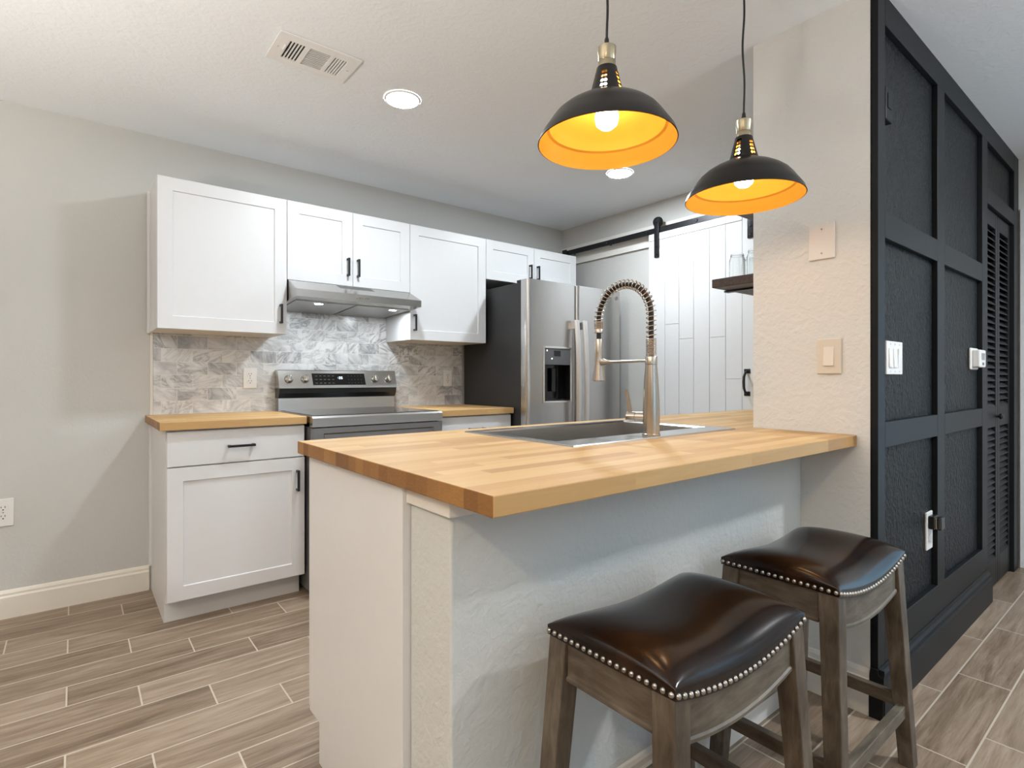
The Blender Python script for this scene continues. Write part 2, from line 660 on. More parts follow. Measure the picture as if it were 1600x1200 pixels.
# front wall with a wide window, behind the camera
struct(slab([XL, -0.55, 1.75, 4.25], [0.0, 0.75, 1.98, CEIL], lambda i, j: not (i == 1 and j == 1), 0, 0.12)
       .build('wall_front', M['offwhite'])).matrix_world = Matrix(((1, 0, 0, 0), (0, 0, -1, YL), (0, 1, 0, 0), (0, 0, 0, 1)))
# end wall of the hall with the opening for the glass door
w = MB()
w.box(XE, -3.72, 0, XE + 0.12, -2.30, CEIL)
w.box(XE, YL, 0, XE + 0.12, -5.18, CEIL)
w.box(XE, -5.18, 2.08, XE + 0.12, -3.72, CEIL)
struct(w.build('wall_end', M['offwhite']))
struct(box(XE - 0.018, -3.70, 0, XE - 0.0005, -2.825, 2.12, 0.003).build('trim_1', plain('white_casing_paint', (0.74, 0.77, 0.78), 0.4, 0, 0.02)))
d = struct(MB().box(XE + 0.03, -5.18, 0.0, XE + 0.07, -5.12, 2.08).box(XE + 0.03, -3.78, 0.0, XE + 0.07, -3.72, 2.08)
           .box(XE + 0.03, -4.48, 0.06, XE + 0.07, -4.42, 2.02).box(XE + 0.03, -5.12, 0.0, XE + 0.07, -3.78, 0.06)
           .box(XE + 0.03, -5.12, 2.02, XE + 0.07, -3.78, 2.08).build('door_2', M['white_plastic']))
box(XE + 0.045, -5.13, 0.05, XE + 0.051, -3.77, 2.03).build('pane', M['pane'], d)
wf = struct(MB().box(-0.55, YL - 0.08, 0.75, 1.75, YL - 0.04, 0.81).box(-0.55, YL - 0.08, 1.92, 1.75, YL - 0.04, 1.98)
            .box(-0.55, YL - 0.08, 0.81, -0.49, YL - 0.04, 1.92).box(1.69, YL - 0.08, 0.81, 1.75, YL - 0.04, 1.92)
            .box(0.57, YL - 0.08, 0.81, 0.63, YL - 0.04, 1.92).build('window_1', M['white_plastic']))
box(-0.5, YL - 0.065, 0.8, 1.7, YL - 0.059, 1.93).build('pane', M['pane'], wf)

# divider block between kitchen and hall (off-white end, black hall side)
w = MB()
w.box(XP, -2.797, 0, 3.25, -2.395, CEIL)
w.box(3.25, -2.797, 2.02, 3.91, -2.395, CEIL)
w.box(3.91, -2.797, 0, XE, -2.395, CEIL)
w.box(3.25, -2.50, 0, 3.91, -2.395, 2.02)
struct(w.build('wall_divider', M['offwhite'], origin=(XP, -2.797, 0)))
w = MB()
w.box(XP, -2.8005, 0, 3.25, -2.7972, CEIL)
w.box(3.25, -2.8005, 2.02, 3.91, -2.7972, CEIL)
w.box(3.91, -2.8005, 0, XE, -2.7972, CEIL)
struct(w.build('wall_panelling', M['black_wall'], origin=(XP, -2.80, 0)))
# black board grid on the hall side
YF0, YF1 = -2.8200, -2.8006


def hall_trim(name, x0, z0, x1, z1, y0=YF0):
    return struct(box(x0, y0, z0, x1, YF1, z1, 0.0015, 1).build(name, M['black_trim'], origin=(x0, y0, z0)))


hall_trim('trim_2', XP - 0.001, 0.15, 1.805, CEIL)
hall_trim('trim_3', 2.406, 0.278, 2.505, 2.315)
hall_trim('trim_4', 3.152, 0.278, 3.258, 2.315)
hall_trim('trim_5', 3.905, 0.0, XE - 0.02, CEIL)
hall_trim('trim_6', 1.805, 2.315, 3.905, CEIL)          # rail under the ceiling
hall_trim('trim_7', 1.805, 1.595, 2.406, 1.683)
hall_trim('trim_8', 2.505, 1.595, 3.152, 1.683)
hall_trim('trim_9', 1.805, 0.885, 2.406, 0.972)
hall_trim('trim_10', 2.505, 0.885, 3.152, 0.972)
hall_trim('trim_11', 1.805, 0.150, 3.258, 0.278)
hall_trim('trim_12', 3.258, 2.005, 3.905, 2.085)
struct(MB().prism([(-2.8395, 0), (YF1, 0), (YF1, 0.160), (-2.822, 0.160), (-2.824, 0.145), (-2.832, 0.138), (-2.832, 0.122), (-2.8395, 0.118)], 'x', XP - 0.012, 3.262)
       .build('baseboard_hall', M['black_trim'], origin=(XP, -2.82, 0)))
struct(MB().prism([(XP - 0.016, 0), (XP - 0.001, 0), (XP - 0.001, 0.160), (XP - 0.004, 0.160), (XP - 0.006, 0.145), (XP - 0.011, 0.138), (XP - 0.011, 0.122), (XP - 0.016, 0.118)], 'y', -2.8395, -2.798)
       .build('trim_13', M['black_trim'], origin=(XP, -2.82, 0)))
# closet jambs
struct(MB().box(3.25, -2.80, 0, 3.262, -2.50, 2.02).box(3.898, -2.80, 0, 3.91, -2.50, 2.02).box(3.262, -2.80, 2.006, 3.898, -2.50, 2.02)
       .build('trim_14', M['black_trim'], origin=(3.25, -2.80, 0)))


def louvre_leaf(parent, x0, x1, y, knob):
    """one leaf: stiles, rails and two fields of slats"""
    m = MB()
    s = 0.045
    t = 0.028
    m.box(x0, y, 0.015, x0 + s, y + t, 2.0, 0.002)
    m.box(x1 - s, y, 0.015, x1, y + t, 2.0, 0.002)
    for z0, z1 in ((0.015, 0.16), (0.86, 0.97), (1.92, 2.0)):
        m.box(x0 + s, y, z0, x1 - s, y + t, z1, 0.002)
    leaf = m.build('door_leaf', M['black_trim'], parent)
    sl = MB()
    for z0, z1 in ((0.16, 0.86), (0.97, 1.92)):
        n = int((z1 - z0) / 0.033)
        for k in range(n):
            zc = z0 + (k + 0.5) * (z1 - z0) / n
            sl.hexa([(x0 + s, y + 0.002, zc - 0.018), (x1 - s, y + 0.002, zc - 0.018), (x1 - s, y + 0.025, zc + 0.010), (x0 + s, y + 0.025, zc + 0.010),
                     (x0 + s, y + 0.002, zc - 0.012), (x1 - s, y + 0.002, zc - 0.012), (x1 - s, y + 0.025, zc + 0.016), (x0 + s, y + 0.025, zc + 0.016)])
    sl.build('louvre_slats', M['black_trim'], leaf)
    if knob:
        kx = x0 + 0.10
        MB().lathe([(0.0, -0.030), (0.010, -0.029), (0.016, -0.022), (0.015, -0.014), (0.007, -0.009), (0.007, 0.0)], (x1 - 0.022, y, 0.915), 16, 'y').build('door_knob', M['black_plastic'], leaf, True)


dr = bpy.data.objects.new('door_1', None)
dr.location = (3.26, -2.80, 0)
C.objects.link(dr)
dr['kind'] = 'structure'
dr['label'] = 'black louvred bifold closet door'
louvre_leaf(dr, 3.264, 3.578, -2.803, True)
louvre_leaf(dr, 3.582, 3.896, -2.803, False)

# peninsula half wall with its cap board
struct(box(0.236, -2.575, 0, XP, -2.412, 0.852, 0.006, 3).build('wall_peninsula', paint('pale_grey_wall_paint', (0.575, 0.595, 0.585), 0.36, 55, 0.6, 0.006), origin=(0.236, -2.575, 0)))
struct(box(0.226, -2.586, 0.852, XP, -2.412, 0.8895, 0.002).build('trim_15', M['white_trim'], origin=(0.226, -2.586, 0.852)))


def baseboard(name, pts, axis, a, b, mat):
    return struct(MB().prism(pts, axis, a, b).build(name, mat))


prof = lambda s, w0: [(w0, 0), (w0 + s * 0.016, 0), (w0 + s * 0.016, 0.098), (w0 + s * 0.011, 0.106), (w0 + s * 0.011, 0.116), (w0 + s * 0.006, 0.126), (w0, 0.130)]
baseboard('baseboard_back', prof(-1, -0.0005), 'x', XL, -0.022, plain('cream_baseboard_paint', (0.74, 0.70, 0.62), 0.42, 0, 0.02))
prof2 = lambda s, w0: [(w0, 0), (w0 + s * 0.015, 0), (w0 + s * 0.015, 0.115), (w0 + s * 0.009, 0.122), (w0 + s * 0.009, 0.138), (w0 + s * 0.005, 0.148), (w0, 0.152)]
baseboard('baseboard_peninsula', prof2(-1, -2.5755), 'x', 0.250, XP - 0.016, M['white_trim'])
baseboard('baseboard_divider', [(x, z) for x, z in prof2(-1, XP - 0.0005)], 'y', -2.797, -2.5755, M['white_trim'])
# backsplash: tile field and the thin edge strip at its left end
bs = MB()
bs.box(-0.004, -0.010, 0.925, 0.586, -0.0005, 1.366)
bs.box(0.586, -0.010, 0.925, 1.337, -0.0005, 1.60)
bs.box(1.337, -0.010, 0.925, 1.955, -0.0005, 1.366)
struct(bs.build('wall_backsplash', M['marble']))
struct(box(-0.018, -0.011, 0.925, -0.005, -0.0005, 1.366, 0.001).build('trim_16', M['white_trim']))
# white header board behind the barn-door rail
struct(box(XR - 0.02, -1.95, 2.09, XR - 0.0005, -0.005, 2.245, 0.002).build('trim_17', M['white_trim'], origin=(XR - 0.02, -1.95, 2.09)))


# ------------------------------------------------------------------ cabinet pieces
def shaker(x0, x1, z0, z1, yf, th=0.019, rail=0.062, rec=0.007):
    """door slab with a recessed centre panel, front at y = yf, thickness away from the viewer"""
    m = MB()
    bm = m.bm
    X = [x0, x0 + rail, x1 - rail, x1]
    Z = [z0, z0 + rail, z1 - rail, z1]
    V = lambda x, y, z: bm.verts.new((x, y, z))
    f = [[V(x, yf, z) for z in Z] for x in X]
    for i in range(3):
        for j in range(3):
            if i == 1 and j == 1:
                continue
            bm.faces.new((f[i][j], f[i + 1][j], f[i + 1][j + 1], f[i][j + 1]))
    e = 0.003
    p = [V(X[1] + e, yf + rec, Z[1] + e), V(X[2] - e, yf + rec, Z[1] + e), V(X[2] - e, yf + rec, Z[2] - e), V(X[1] + e, yf + rec, Z[2] - e)]
    q = [f[1][1], f[2][1], f[2][2], f[1][2]]
    for i in range(4):
        bm.faces.new((q[i], q[(i + 1) % 4], p[(i + 1) % 4], p[i]))
    bm.faces.new(p)
    b = [V(x0, yf + th, z0), V(x1, yf + th, z0), V(x1, yf + th, z1), V(x0, yf + th, z1)]
    ring = [[f[0][0], f[1][0], f[2][0], f[3][0]], [f[3][0], f[3][1], f[3][2], f[3][3]], [f[3][3], f[2][3], f[1][3], f[0][3]], [f[0][3], f[0][2], f[0][1], f[0][0]]]
    for k, r in enumerate(ring):
        bm.faces.new(r[::-1] + [b[k], b[(k + 1) % 4]])
    bm.faces.new(b)
    return m


def pull(parent, x, z, yf, L=0.105, vertical=True):
    """black bar pull standing off the door face"""
    m = MB()
    w = 0.0055
    if vertical:
        m.box(x - w, yf - 0.032, z - L / 2, x + w, yf - 0.022, z + L / 2, 0.001)
        for s in (-1, 1):
            zz = z + s * (L / 2 - 0.006)
            m.box(x - w, yf - 0.023, zz - w, x + w, yf - 0.0002, zz + w)
    else:
        m.box(x - L / 2, yf - 0.032, z - w, x + L / 2, yf - 0.022, z + w, 0.001)
        for s in (-1, 1):
            xx = x + s * (L / 2 - 0.006)
            m.box(xx - w, yf - 0.023, z - w, xx + w, yf - 0.0002, z + w)
    return m.build('handle', M['matte_black'], parent)


def wall_cabinet(label, x0, x1, z0, z1, doors, filler=False):
    t = thing('wall_cabinet', label, 'cabinet', ((x0 + x1) / 2, -0.17, z0), 'white wall cabinets in the kitchen')
    box(x0, -0.331, z0, x1, -0.0115 if z0 < 1.4 else -0.0115, z1, 0.001, 1).build('body', M['white_cab'], t)
    if filler:
        box(x0 - 0.012, -0.028, z0 - 0.003, x0, -0.0115, z1 + 0.004, 0.001, 1).build('scribe_strip', M['white_cab'], t)
    for a, b, hx, hz in doors:
        dd = shaker(a, b, z0 + 0.001, z1 - 0.001, -0.351).build('door', M['white_cab'], t)
        pull(dd, hx, hz, -0.351)
    return t


wall_cabinet('large white shaker wall cabinet at the left end, beside the range hood', -0.020, 0.582, 1.362, 2.102, [(-0.019, 0.581, 0.548, 1.471)], True)
wall_cabinet('white two-door wall cabinet directly above the steel range hood', 0.584, 1.335, 1.664, 2.102,
             [(0.585, 0.957, 0.926, 1.773), (0.960, 1.334, 0.988, 1.773)])
wall_cabinet('white shaker wall cabinet between the range hood and the refrigerator', 1.337, 1.932, 1.366, 2.102, [(1.338, 1.931, 1.366, 1.475)])
wall_cabinet('short white two-door wall cabinet above the refrigerator', 1.934, 2.830, 1.82, 2.102,
             [(1.935, 2.380, 2.336, 1.915), (2.383, 2.829, 2.412, 1.915)])


def base_cab(label, x0, x1, hinge_right_handle, drawer=True):
    t = thing('base_cabinet', label, 'cabinet', ((x0 + x1) / 2, -0.3, 0), 'white base cabinets along the back wall')
    m = MB()
    m.prism([(-0.001, 0), (-0.525, 0), (-0.525, 0.11), (-0.600, 0.11), (-0.600, 0.886), (-0.001, 0.886)], 'x', x0, x1)
    m.build('body', M['white_cab'], t)
    dw = box(x0 + 0.002, -0.620, 0.722, x1 - 0.002, -0.601, 0.879, 0.0015, 1).build('drawer', M['white_cab'], t)
    dd = shaker(x0 + 0.002, x1 - 0.002, 0.118, 0.717, -0.620).build('door', M['white_cab'], t)
    return t, dw, dd


t, dw, dd = base_cab('white base cabinet left of the range, with one drawer over one door', -0.012, 0.592, True)
pull(dw, 0.292, 0.800, -0.620, 0.118, False)
pull(dd, 0.553, 0.602, -0.620)
box(-0.024, -0.03, 0.131, -0.012, -0.001, 0.886, 0.001, 1).build('scribe_strip', M['white_cab'], t)
t, dw, dd = base_cab('white base cabinet between the range and the refrigerator', 1.372, 1.945, True)
pull(dw, 1.66, 0.800, -0.620, 0.118, False)
pull(dd, 1.41, 0.602, -0.620)

o = box(-0.040, -0.640, 0.8875, 0.596, -0.0115, 0.925, 0.002, 2).build('countertop', M['butcher2'], None, origin=(-0.040, -0.640, 0.8875))
tag(o, 'short butcher block worktop on the base cabinet left of the range', 'countertop', 'butcher block worktops')
o = box(1.370, -0.640, 0.8875, 1.952, -0.0115, 0.925, 0.002, 2).build('countertop', M['butcher2'], None, origin=(1.370, -0.640, 0.8875))
tag(o, 'small butcher block worktop between the range and the refrigerator', 'countertop', 'butcher block worktops')

# peninsula cabinet run (its doors face the kitchen)
t = thing('peninsula_cabinet', 'white base cabinet run under the sink, its plain cream end panel facing the dining side', 'cabinet', (0.9, -2.0, 0))
m = MB()
m.prism([(-2.405, 0), (-1.882, 0), (-1.882, 0.118), (-1.800, 0.118), (-1.800, 0.8895), (-2.405, 0.8895)], 'x', 0.225, 0.243)
m.build('end_panel', M['white_cab'], t)
m = MB()
m.prism([(-2.390, 0.0), (-1.885, 0.0), (-1.885, 0.118), (-1.803, 0.118), (-1.803, 0.70), (-2.390, 0.70)], 'x', 0.243, 0.735)
m.prism([(-2.390, 0.0), (-1.885, 0.0), (-1.885, 0.118), (-1.803, 0.118), (-1.803, 0.66), (-2.390, 0.66)], 'x', 0.735, 1.625)
m.prism([(-2.390, 0.0), (-1.885, 0.0), (-1.885, 0.118), (-1.803, 0.118), (-1.803, 0.8895), (-2.390, 0.8895)], 'x', 1.625, 2.90)
m.build('body', M['white_cab'], t)
xs = [0.228, 0.70, 1.18, 1.66, 2.28, 2.895]
for a, b in zip(xs, xs[1:]):
    dd = box(a + 0.0015, -1.799, 0.122, b - 0.0015, -1.780, 0.884, 0.0015, 1).build('door', M['white_cab'], t)
    mm = MB()
    mm.box(b - 0.05, -1.756, 0.70, b - 0.039, -1.748, 0.80).box(b - 0.05, -1.7798, 0.70, b - 0.039, -1.756, 0.711).box(b - 0.05, -1.7798, 0.789, b - 0.039, -1.756, 0.80)
    mm.build('handle', M['matte_black'], dd)
box(0.218, -2.411, 0.0, 0.240, -2.372, 0.8895, 0.001, 1).build('filler_strip', M['white_cab'], t)

SX0, SX1, SY0, SY1 = 0.752, 1.608, -2.395, -1.850
ct = slab([0.202, SX0 + 0.02, SX1 - 0.02, XP - 0.001, 2.915], [-2.758, -2.394, SY0 + 0.02, SY1 - 0.02, -1.756],
          lambda i, j: (not (i == 1 and j == 2)) and (not (i == 3 and j == 0)), 0.89, 0.928)
o = ct.build('countertop', M['butcher'], None, origin=(0.202, -2.758, 0.89))
tag(o, 'long butcher block peninsula worktop with the sink cut into it, overhanging the bar stools', 'countertop', 'butcher block worktops')
bv = o.modifiers.new('edge', 'BEVEL')
bv.width, bv.segments, bv.limit_method = 0.0025, 2, 'ANGLE'

# ------------------------------------------------------------------ sink
t = thing('sink', 'rectangular stainless steel drop-in sink in the butcher block peninsula', 'sink', (1.18, -2.12, 0.928))
BX0, BX1, BY0, BY1 = 0.790, 1.570, -2.285, -1.890
m = MB()
bm = m.bm
zt, zb = 0.9325, 0.735


def ring(x0, x1, y0, y1, z, r=0.0, n=4):
    pts = []
    if r <= 0:
        pts = [(x0, y0, z), (x1, y0, z), (x1, y1, z), (x0, y1, z)]
    return [bm.verts.new(p) for p in pts]


rs = [ring(SX0, SX1, SY0, SY1, 0.9285), ring(SX0 + 0.002, SX1 - 0.002, SY0 + 0.002, SY1 - 0.002, zt), ring(BX0 - 0.004, BX1 + 0.004, BY0 - 0.004, BY1 + 0.004, zt),
      ring(BX0, BX1, BY0, BY1, zt - 0.006), ring(BX0 + 0.006, BX1 - 0.006, BY0 + 0.006, BY1 - 0.006, zb + 0.012), ring(BX0 + 0.018, BX1 - 0.018, BY0 + 0.018, BY1 - 0.018, zb)]
for a, b in zip(rs, rs[1:]):
    for i in range(4):
        bm.faces.new((a[i], a[(i + 1) % 4], b[(i + 1) % 4], b[i]))
bm.faces.new(rs[-1])
# outer skin under the worktop
ro = [ring(BX0 - 0.010, BX1 + 0.010, BY0 - 0.010, BY1 + 0.010, 0.9285), ring(BX0 - 0.006, BX1 + 0.006, BY0 - 0.006, BY1 + 0.006, zb - 0.003)]
for i in range(4):
    bm.faces.new((ro[0][i], ro[0][(i + 1) % 4], ro[1][(i + 1) % 4], ro[1][i]))
    bm.faces.new((rs[0][i], rs[0][(i + 1) % 4], ro[0][(i + 1) % 4], ro[0][i]))
bm.faces.new(ro[1])
m.build('basin', M['sink'], t)
MB().lathe([(0.0, 0.0), (0.035, 0.0), (0.043, 0.003), (0.045, 0.001)], (1.18, -2.02, zb + 0.0012), 24).build('drain', M['chrome'], t, True)

# ------------------------------------------------------------------ faucet
FX, FY, FZ = 1.155, -2.352, 0.9328
t = thing('faucet', 'brushed nickel pull-down spring faucet standing on the sink rim', 'faucet', (FX, FY, FZ))
MB().lathe([(0.0295, 0.0), (0.0295, 0.004), (0.0275, 0.006), (0.0275, 0.07), (0.0262, 0.12), (0.0225, 0.185), (0.0188, 0.232), (0.0180, 0.2325)], (FX, FY, FZ), 32).build('column', M['nickel'], t, True)
MB().lathe([(0.0195, 0.233), (0.0195, 0.257), (0.0185, 0.259), (0.012, 0.260)], (FX, FY, FZ), 32).build('collar', M['nickel'], t, True)
ztop = FZ + 0.2595
span = 0.231
rad = span / 2
zc = 1.3300
path = []
for k in range(14):
    path.append(Vector((FX, FY, ztop + (zc - ztop) * k / 13)))
for k in range(1, 41):
    a = PI * k / 40
    path.append(Vector((FX, FY + rad - rad * math.cos(a), zc + rad * math.sin(a))))
zl = 1.262
for k in range(1, 9):
    path.append(Vector((FX, FY + span, zc + (zl - zc) * k / 8)))
hose = MB().tube(path, 0.0085, 10)
hose.build('hose', M['rubber'], t, True)
# spring: a coil wound about the hose path
cum = [0.0]
for a, b in zip(path, path[1:]):
    cum.append(cum[-1] + (b - a).length)


def at_len(s):
    for i in range(len(cum) - 1):
        if s <= cum[i + 1] or i == len(cum) - 2:
            f = (s - cum[i]) / max(1e-9, cum[i + 1] - cum[i])
            return path[i].lerp(path[i + 1], f), (path[i + 1] - path[i]).normalized()


end = cum[-1] - 0.036
pts = []
s, ang = 0.001, 0.0
while s < end:
    dense = s < 0.058 or s > end - 0.03
    pitch = 0.0048 if dense else 0.0155
    p, dv = at_len(s)
    nx = Vector((1, 0, 0))
    ny = dv.cross(nx).normalized()
    pts.append(p + (nx * math.cos(ang) + ny * math.sin(ang)) * 0.0155)
    ang += 2 * PI / 14
    s += pitch / 14
MB().tube(pts, 0.0020, 5).build('spring', M['nickel'], t, True, angle=80)
MB().lathe([(0.010, 0.0), (0.0168, 0.001), (0.0168, 0.014), (0.0155, 0.016), (0.010, 0.016)], (FX, FY + span, 1.283), 24).build('spring_cap', M['nickel'], t, True)
MB().lathe([(0.0, 0.0), (0.0205, 0.0), (0.0232, 0.003), (0.0225, 0.012), (0.0165, 0.055), (0.0148, 0.10), (0.0145, 0.150), (0.0135, 0.153), (0.0, 0.153)], (FX, FY + span, 1.109), 28).build('spray_head', M['nickel'], t, True)
zz = FZ + 0.2455
m = MB().tube([(FX, FY + 0.018, zz), (FX, FY + span - 0.035, zz)], 0.0052, 12)
m.tube([(FX, FY + span - 0.055, zz), (FX, FY + span - 0.035, zz), (FX, FY + span - 0.024, zz), (FX, FY + span - 0.012, zz)], [0.0055, 0.008, 0.0125, 0.012], 16)
m.build('support_arm', M['nickel'], t, True)
hd = Vector((-0.30, 0.954, 0)).normalized()
hb = Vector((FX, FY, FZ + 0.058))
m = MB().tube([hb + hd * q for q in (0.018, 0.050, 0.0505, 0.0525, 0.053, 0.082, 0.085)], [0.0175, 0.0175, 0.0160, 0.0160, 0.0178, 0.0178, 0.0145], 24)
m.build('handle_body', M['nickel'], t, True)
lv = hb + hd * 0.072
side = Vector((hd.y, -hd.x, 0))
ln = []
for z, out, wv, th in ((0.012, 0.0, 0.0075, 0.0045), (0.05, 0.006, 0.0085, 0.0035), (0.092, 0.015, 0.0095, 0.003)):
    c = lv + Vector((0, 0, z)) + hd * out
    ln.append([c + side * sx * wv + hd * sy * th for sx, sy in ((-1, -1), (1, -1), (1, 1), (-1, 1))])
m = MB()
for a, b in zip(ln, ln[1:]):
    m.hexa(a + b)
m.build('lever', M['nickel'], t)

# ------------------------------------------------------------------ range
RX0, RX1 = 0.604, 1.364
t = thing('range', 'stainless steel electric range with black glass cooktop between two worktops', 'range', ((RX0 + RX1) / 2, -0.35, 0))
box(RX0, -0.655, 0.03, RX1, -0.03, 0.894, 0.002, 1).build('body', M['grey_plastic'], t)
m = MB()
m.prism([(-0.700, 0.872), (-0.085, 0.872), (-0.085, 0.927), (-0.690, 0.927), (-0.700, 0.917)], 'x', RX0, RX1)
m.build('cooktop_frame', M['steel_h'], t)
box(RX0 + 0.018, -0.680, 0.9272, RX1 - 0.018, -0.092, 0.9300, 0.001, 1).build('glass_top', M['black_glass'], t)
# oven door with a sunk panel
m = MB()
dx0, dx1, dz0, dz1 = RX0 + 0.002, RX1 - 0.002, 0.300, 0.866
ix0, ix1, iz0, iz1 = RX0 + 0.058, RX1 - 0.058, 0.40, 0.838
bm = m.bm
V = lambda x, y, z: bm.verts.new((x, y, z))
fo = [V(dx0, -0.698, dz0), V(dx1, -0.698, dz0), V(dx1, -0.698, dz1), V(dx0, -0.698, dz1)]
fi = [V(ix0, -0.698, iz0), V(ix1, -0.698, iz0), V(ix1, -0.698, iz1), V(ix0, -0.698, iz1)]
fp = [V(ix0 + 0.008, -0.686, iz0 + 0.008), V(ix1 - 0.008, -0.686, iz0 + 0.008), V(ix1 - 0.008, -0.686, iz1 - 0.008), V(ix0 + 0.008, -0.686, iz1 - 0.008)]
bk = [V(dx0, -0.658, dz0), V(dx1, -0.658, dz0), V(dx1, -0.658, dz1), V(dx0, -0.658, dz1)]
for i in range(4):
    j = (i + 1) % 4
    bm.faces.new((fo[i], fo[j], fi[j], fi[i]))
    bm.faces.new((fi[i], fi[j], fp[j], fp[i]))
    bm.faces.new((fo[j], fo[i], bk[i], bk[j]))
bm.faces.new(fp)
bm.faces.new(bk)
od = m.build('oven_door', M['steel_dark'], t)
MB().box(RX0 + 0.14, -0.6885, 0.46, RX1 - 0.14, -0.6862, 0.70).build('oven_window', M['black_glass'], od)
wd = box(RX0 + 0.002, -0.696, 0.095, RX1 - 0.002, -0.658, 0.292, 0.003).build('drawer', M['steel_dark'], t)
# back guard
gx0, gx1 = RX0 + 0.006, RX1 + 0.004
m = MB().prism([(-0.080, 0.9272), (-0.014, 0.9272), (-0.014, 1.00), (-0.076, 1.00)], 'x', gx0 + 0.004, gx1 - 0.004)
m.build('lower_backguard', M['steel_h'], t)
m = MB().prism([(-0.078, 1.000), (-0.014, 1.000), (-0.014, 1.060), (-0.104, 1.060), (-0.100, 1.030)], 'x', gx0 + 0.002, gx1 - 0.002)
m.build('vent_band', M['black_plastic'], t)
con = MB().prism([(-0.108, 1.060), (-0.014, 1.060), (-0.014, 1.170), (-0.072, 1.170), (-0.076, 1.166)], 'x', gx0, gx1).build('control_panel', M['steel_h'], t)


def cy(z):      # front face of the sloping console
    return -0.108 + (z - 1.060) * (0.032 / 0.106)


m = MB()
za, zb_ = 1.078, 1.150
e = 0.0006
m.hexa([(0.810, cy(za) - e, za), (1.150, cy(za) - e, za), (1.150, cy(za) + 0.004, za), (0.810, cy(za) + 0.004, za),
        (0.806, cy(zb_) - e, zb_), (1.146, cy(zb_) - e, zb_), (1.146, cy(zb_) + 0.004, zb_), (0.806, cy(zb_) + 0.004, zb_)])
disp = m.build('display', M['black_glass'], t)
# clock digits as seven-segment bars, and faint touch marks
seg = {'3': 'abgcd', '6': 'afgedc', ':': ''}
m = MB()


def seg7(m, ch, x, z, w=0.007, h=0.013, t_=0.0016):
    yv = lambda zz: cy(zz) - 0.0011
    R = {'a': (0, h, w, h), 'g': (0, h / 2, w, h / 2), 'd': (0, 0, w, 0), 'f': (0, h / 2, 0, h), 'b': (w, h / 2, w, h), 'e': (0, 0, 0, h / 2), 'c': (w, 0, w, h / 2)}
    for s_ in seg[ch]:
        x0, z0, x1, z1 = R[s_]
        zm = z + (z0 + z1) / 2
        m.box(x + x0 - t_ / 2, yv(zm), z + z0 - t_ / 2, x + x1 + t_ / 2, yv(zm) + 0.0005, z + z1 + t_ / 2)


m.box(0.968, cy(1.126) - 0.0011, 1.125, 0.970, cy(1.126) - 0.0006, 1.127).box(0.968, cy(1.121) - 0.0011, 1.119, 0.970, cy(1.121) - 0.0006, 1.121)
seg7(m, '3', 0.976, 1.116)
seg7(m, '6', 0.990, 1.116)
m.build('clock_digits', M['digits'], disp)
for k in range(5):
    for r_ in range(3):
        for bx, wd_ in ((0.826 + k * 0.026, 0.014), (1.035 + k * 0.021, 0.005)):
            z_ = 1.090 + r_ * 0.022
            MB().box(bx, cy(z_) - 0.001, z_ - 0.001, bx + wd_, cy(z_) - 0.0005, z_ + 0.001).build('touch_key', M['faint'], disp)
for kx in (0.668, 0.764, 1.216, 1.310):
    zk = 1.114
    yk = cy(zk)
    tilt = Matrix.Translation((kx, yk, zk)) @ Matrix.Rotation(math.atan2(0.032, 0.106), 4, 'X').inverted()
    m = MB().lathe([(0.0, -0.026), (0.017, -0.026), (0.0195, -0.022), (0.0215, -0.004), (0.0225, -0.0005)], (0, 0, 0), 28, 'y')
    bmesh.ops.transform(m.bm, matrix=tilt, verts=m.bm.verts)
    kb = m.build('knob', M['chrome'], t, True)
    m = MB().box(-0.0042, -0.034, -0.019, 0.0042, -0.0255, 0.019, 0.002)
    bmesh.ops.transform(m.bm, matrix=tilt @ Matrix.Rotation(0.15 * (1 if kx < 1 else -1), 4, 'Y'), verts=m.bm.verts)
    m.build('knob_grip', M['chrome'], kb, True)
    m = MB().lathe([(0.0, -0.0008), (0.025, -0.0008), (0.025, 0.001)], (0, 0, 0), 28, 'y')
    bmesh.ops.transform(m.bm, matrix=tilt, verts=m.bm.verts)
    m.build('knob_ring', M['grey_plastic'], kb, True)

# ------------------------------------------------------------------ range hood
HX0, HX1 = 0.587, 1.332
t = thing('range_hood', 'stainless steel under-cabinet range hood with two lit lamps above the range', 'range hood', ((HX0 + HX1) / 2, -0.25, 1.53))
m = MB()
bm = m.bm
# outer shell: box that tapers in front from the cabinet to a short vertical lip; end faces slope inwards at the top
top = [(HX0 + 0.001, -0.345, 1.662), (HX1 - 0.001, -0.345, 1.662)]
P = dict(tl=(HX0, -0.356, 1.662), tr=(HX1, -0.356, 1.662), ml=(HX0, -0.505, 1.596), mr=(HX1, -0.505, 1.596), bl=(HX0, -0.505, 1.556), br=(HX1, -0.505, 1.556),
         kbl=(HX0, -0.012, 1.528), kbr=(HX1, -0.012, 1.528), ktl=(HX0, -0.012, 1.662), ktr=(HX1, -0.012, 1.662))
W = {k: bm.verts.new(v) for k, v in P.items()}
for f in (('tl', 'tr', 'mr', 'ml'), ('ml', 'mr', 'br', 'bl'), ('tl', 'ml', 'bl', 'kbl', 'ktl'), ('tr', 'ktr', 'kbr', 'br', 'mr'), ('ktl', 'ktr', 'tr', 'tl'), ('ktl', 'kbl', 'kbr', 'ktr'), ('bl', 'br', 'kbr', 'kbl')):
    bm.faces.new([W[k] for k in f])
shell = m.build('shell', steel('hood_steel', (0.44, 0.425, 0.405), 0.27, (2, 70, 70)), t)


def hz(y):      # underside of the hood
    return 1.556 + (y + 0.505) * (1.528 - 1.556) / 0.493


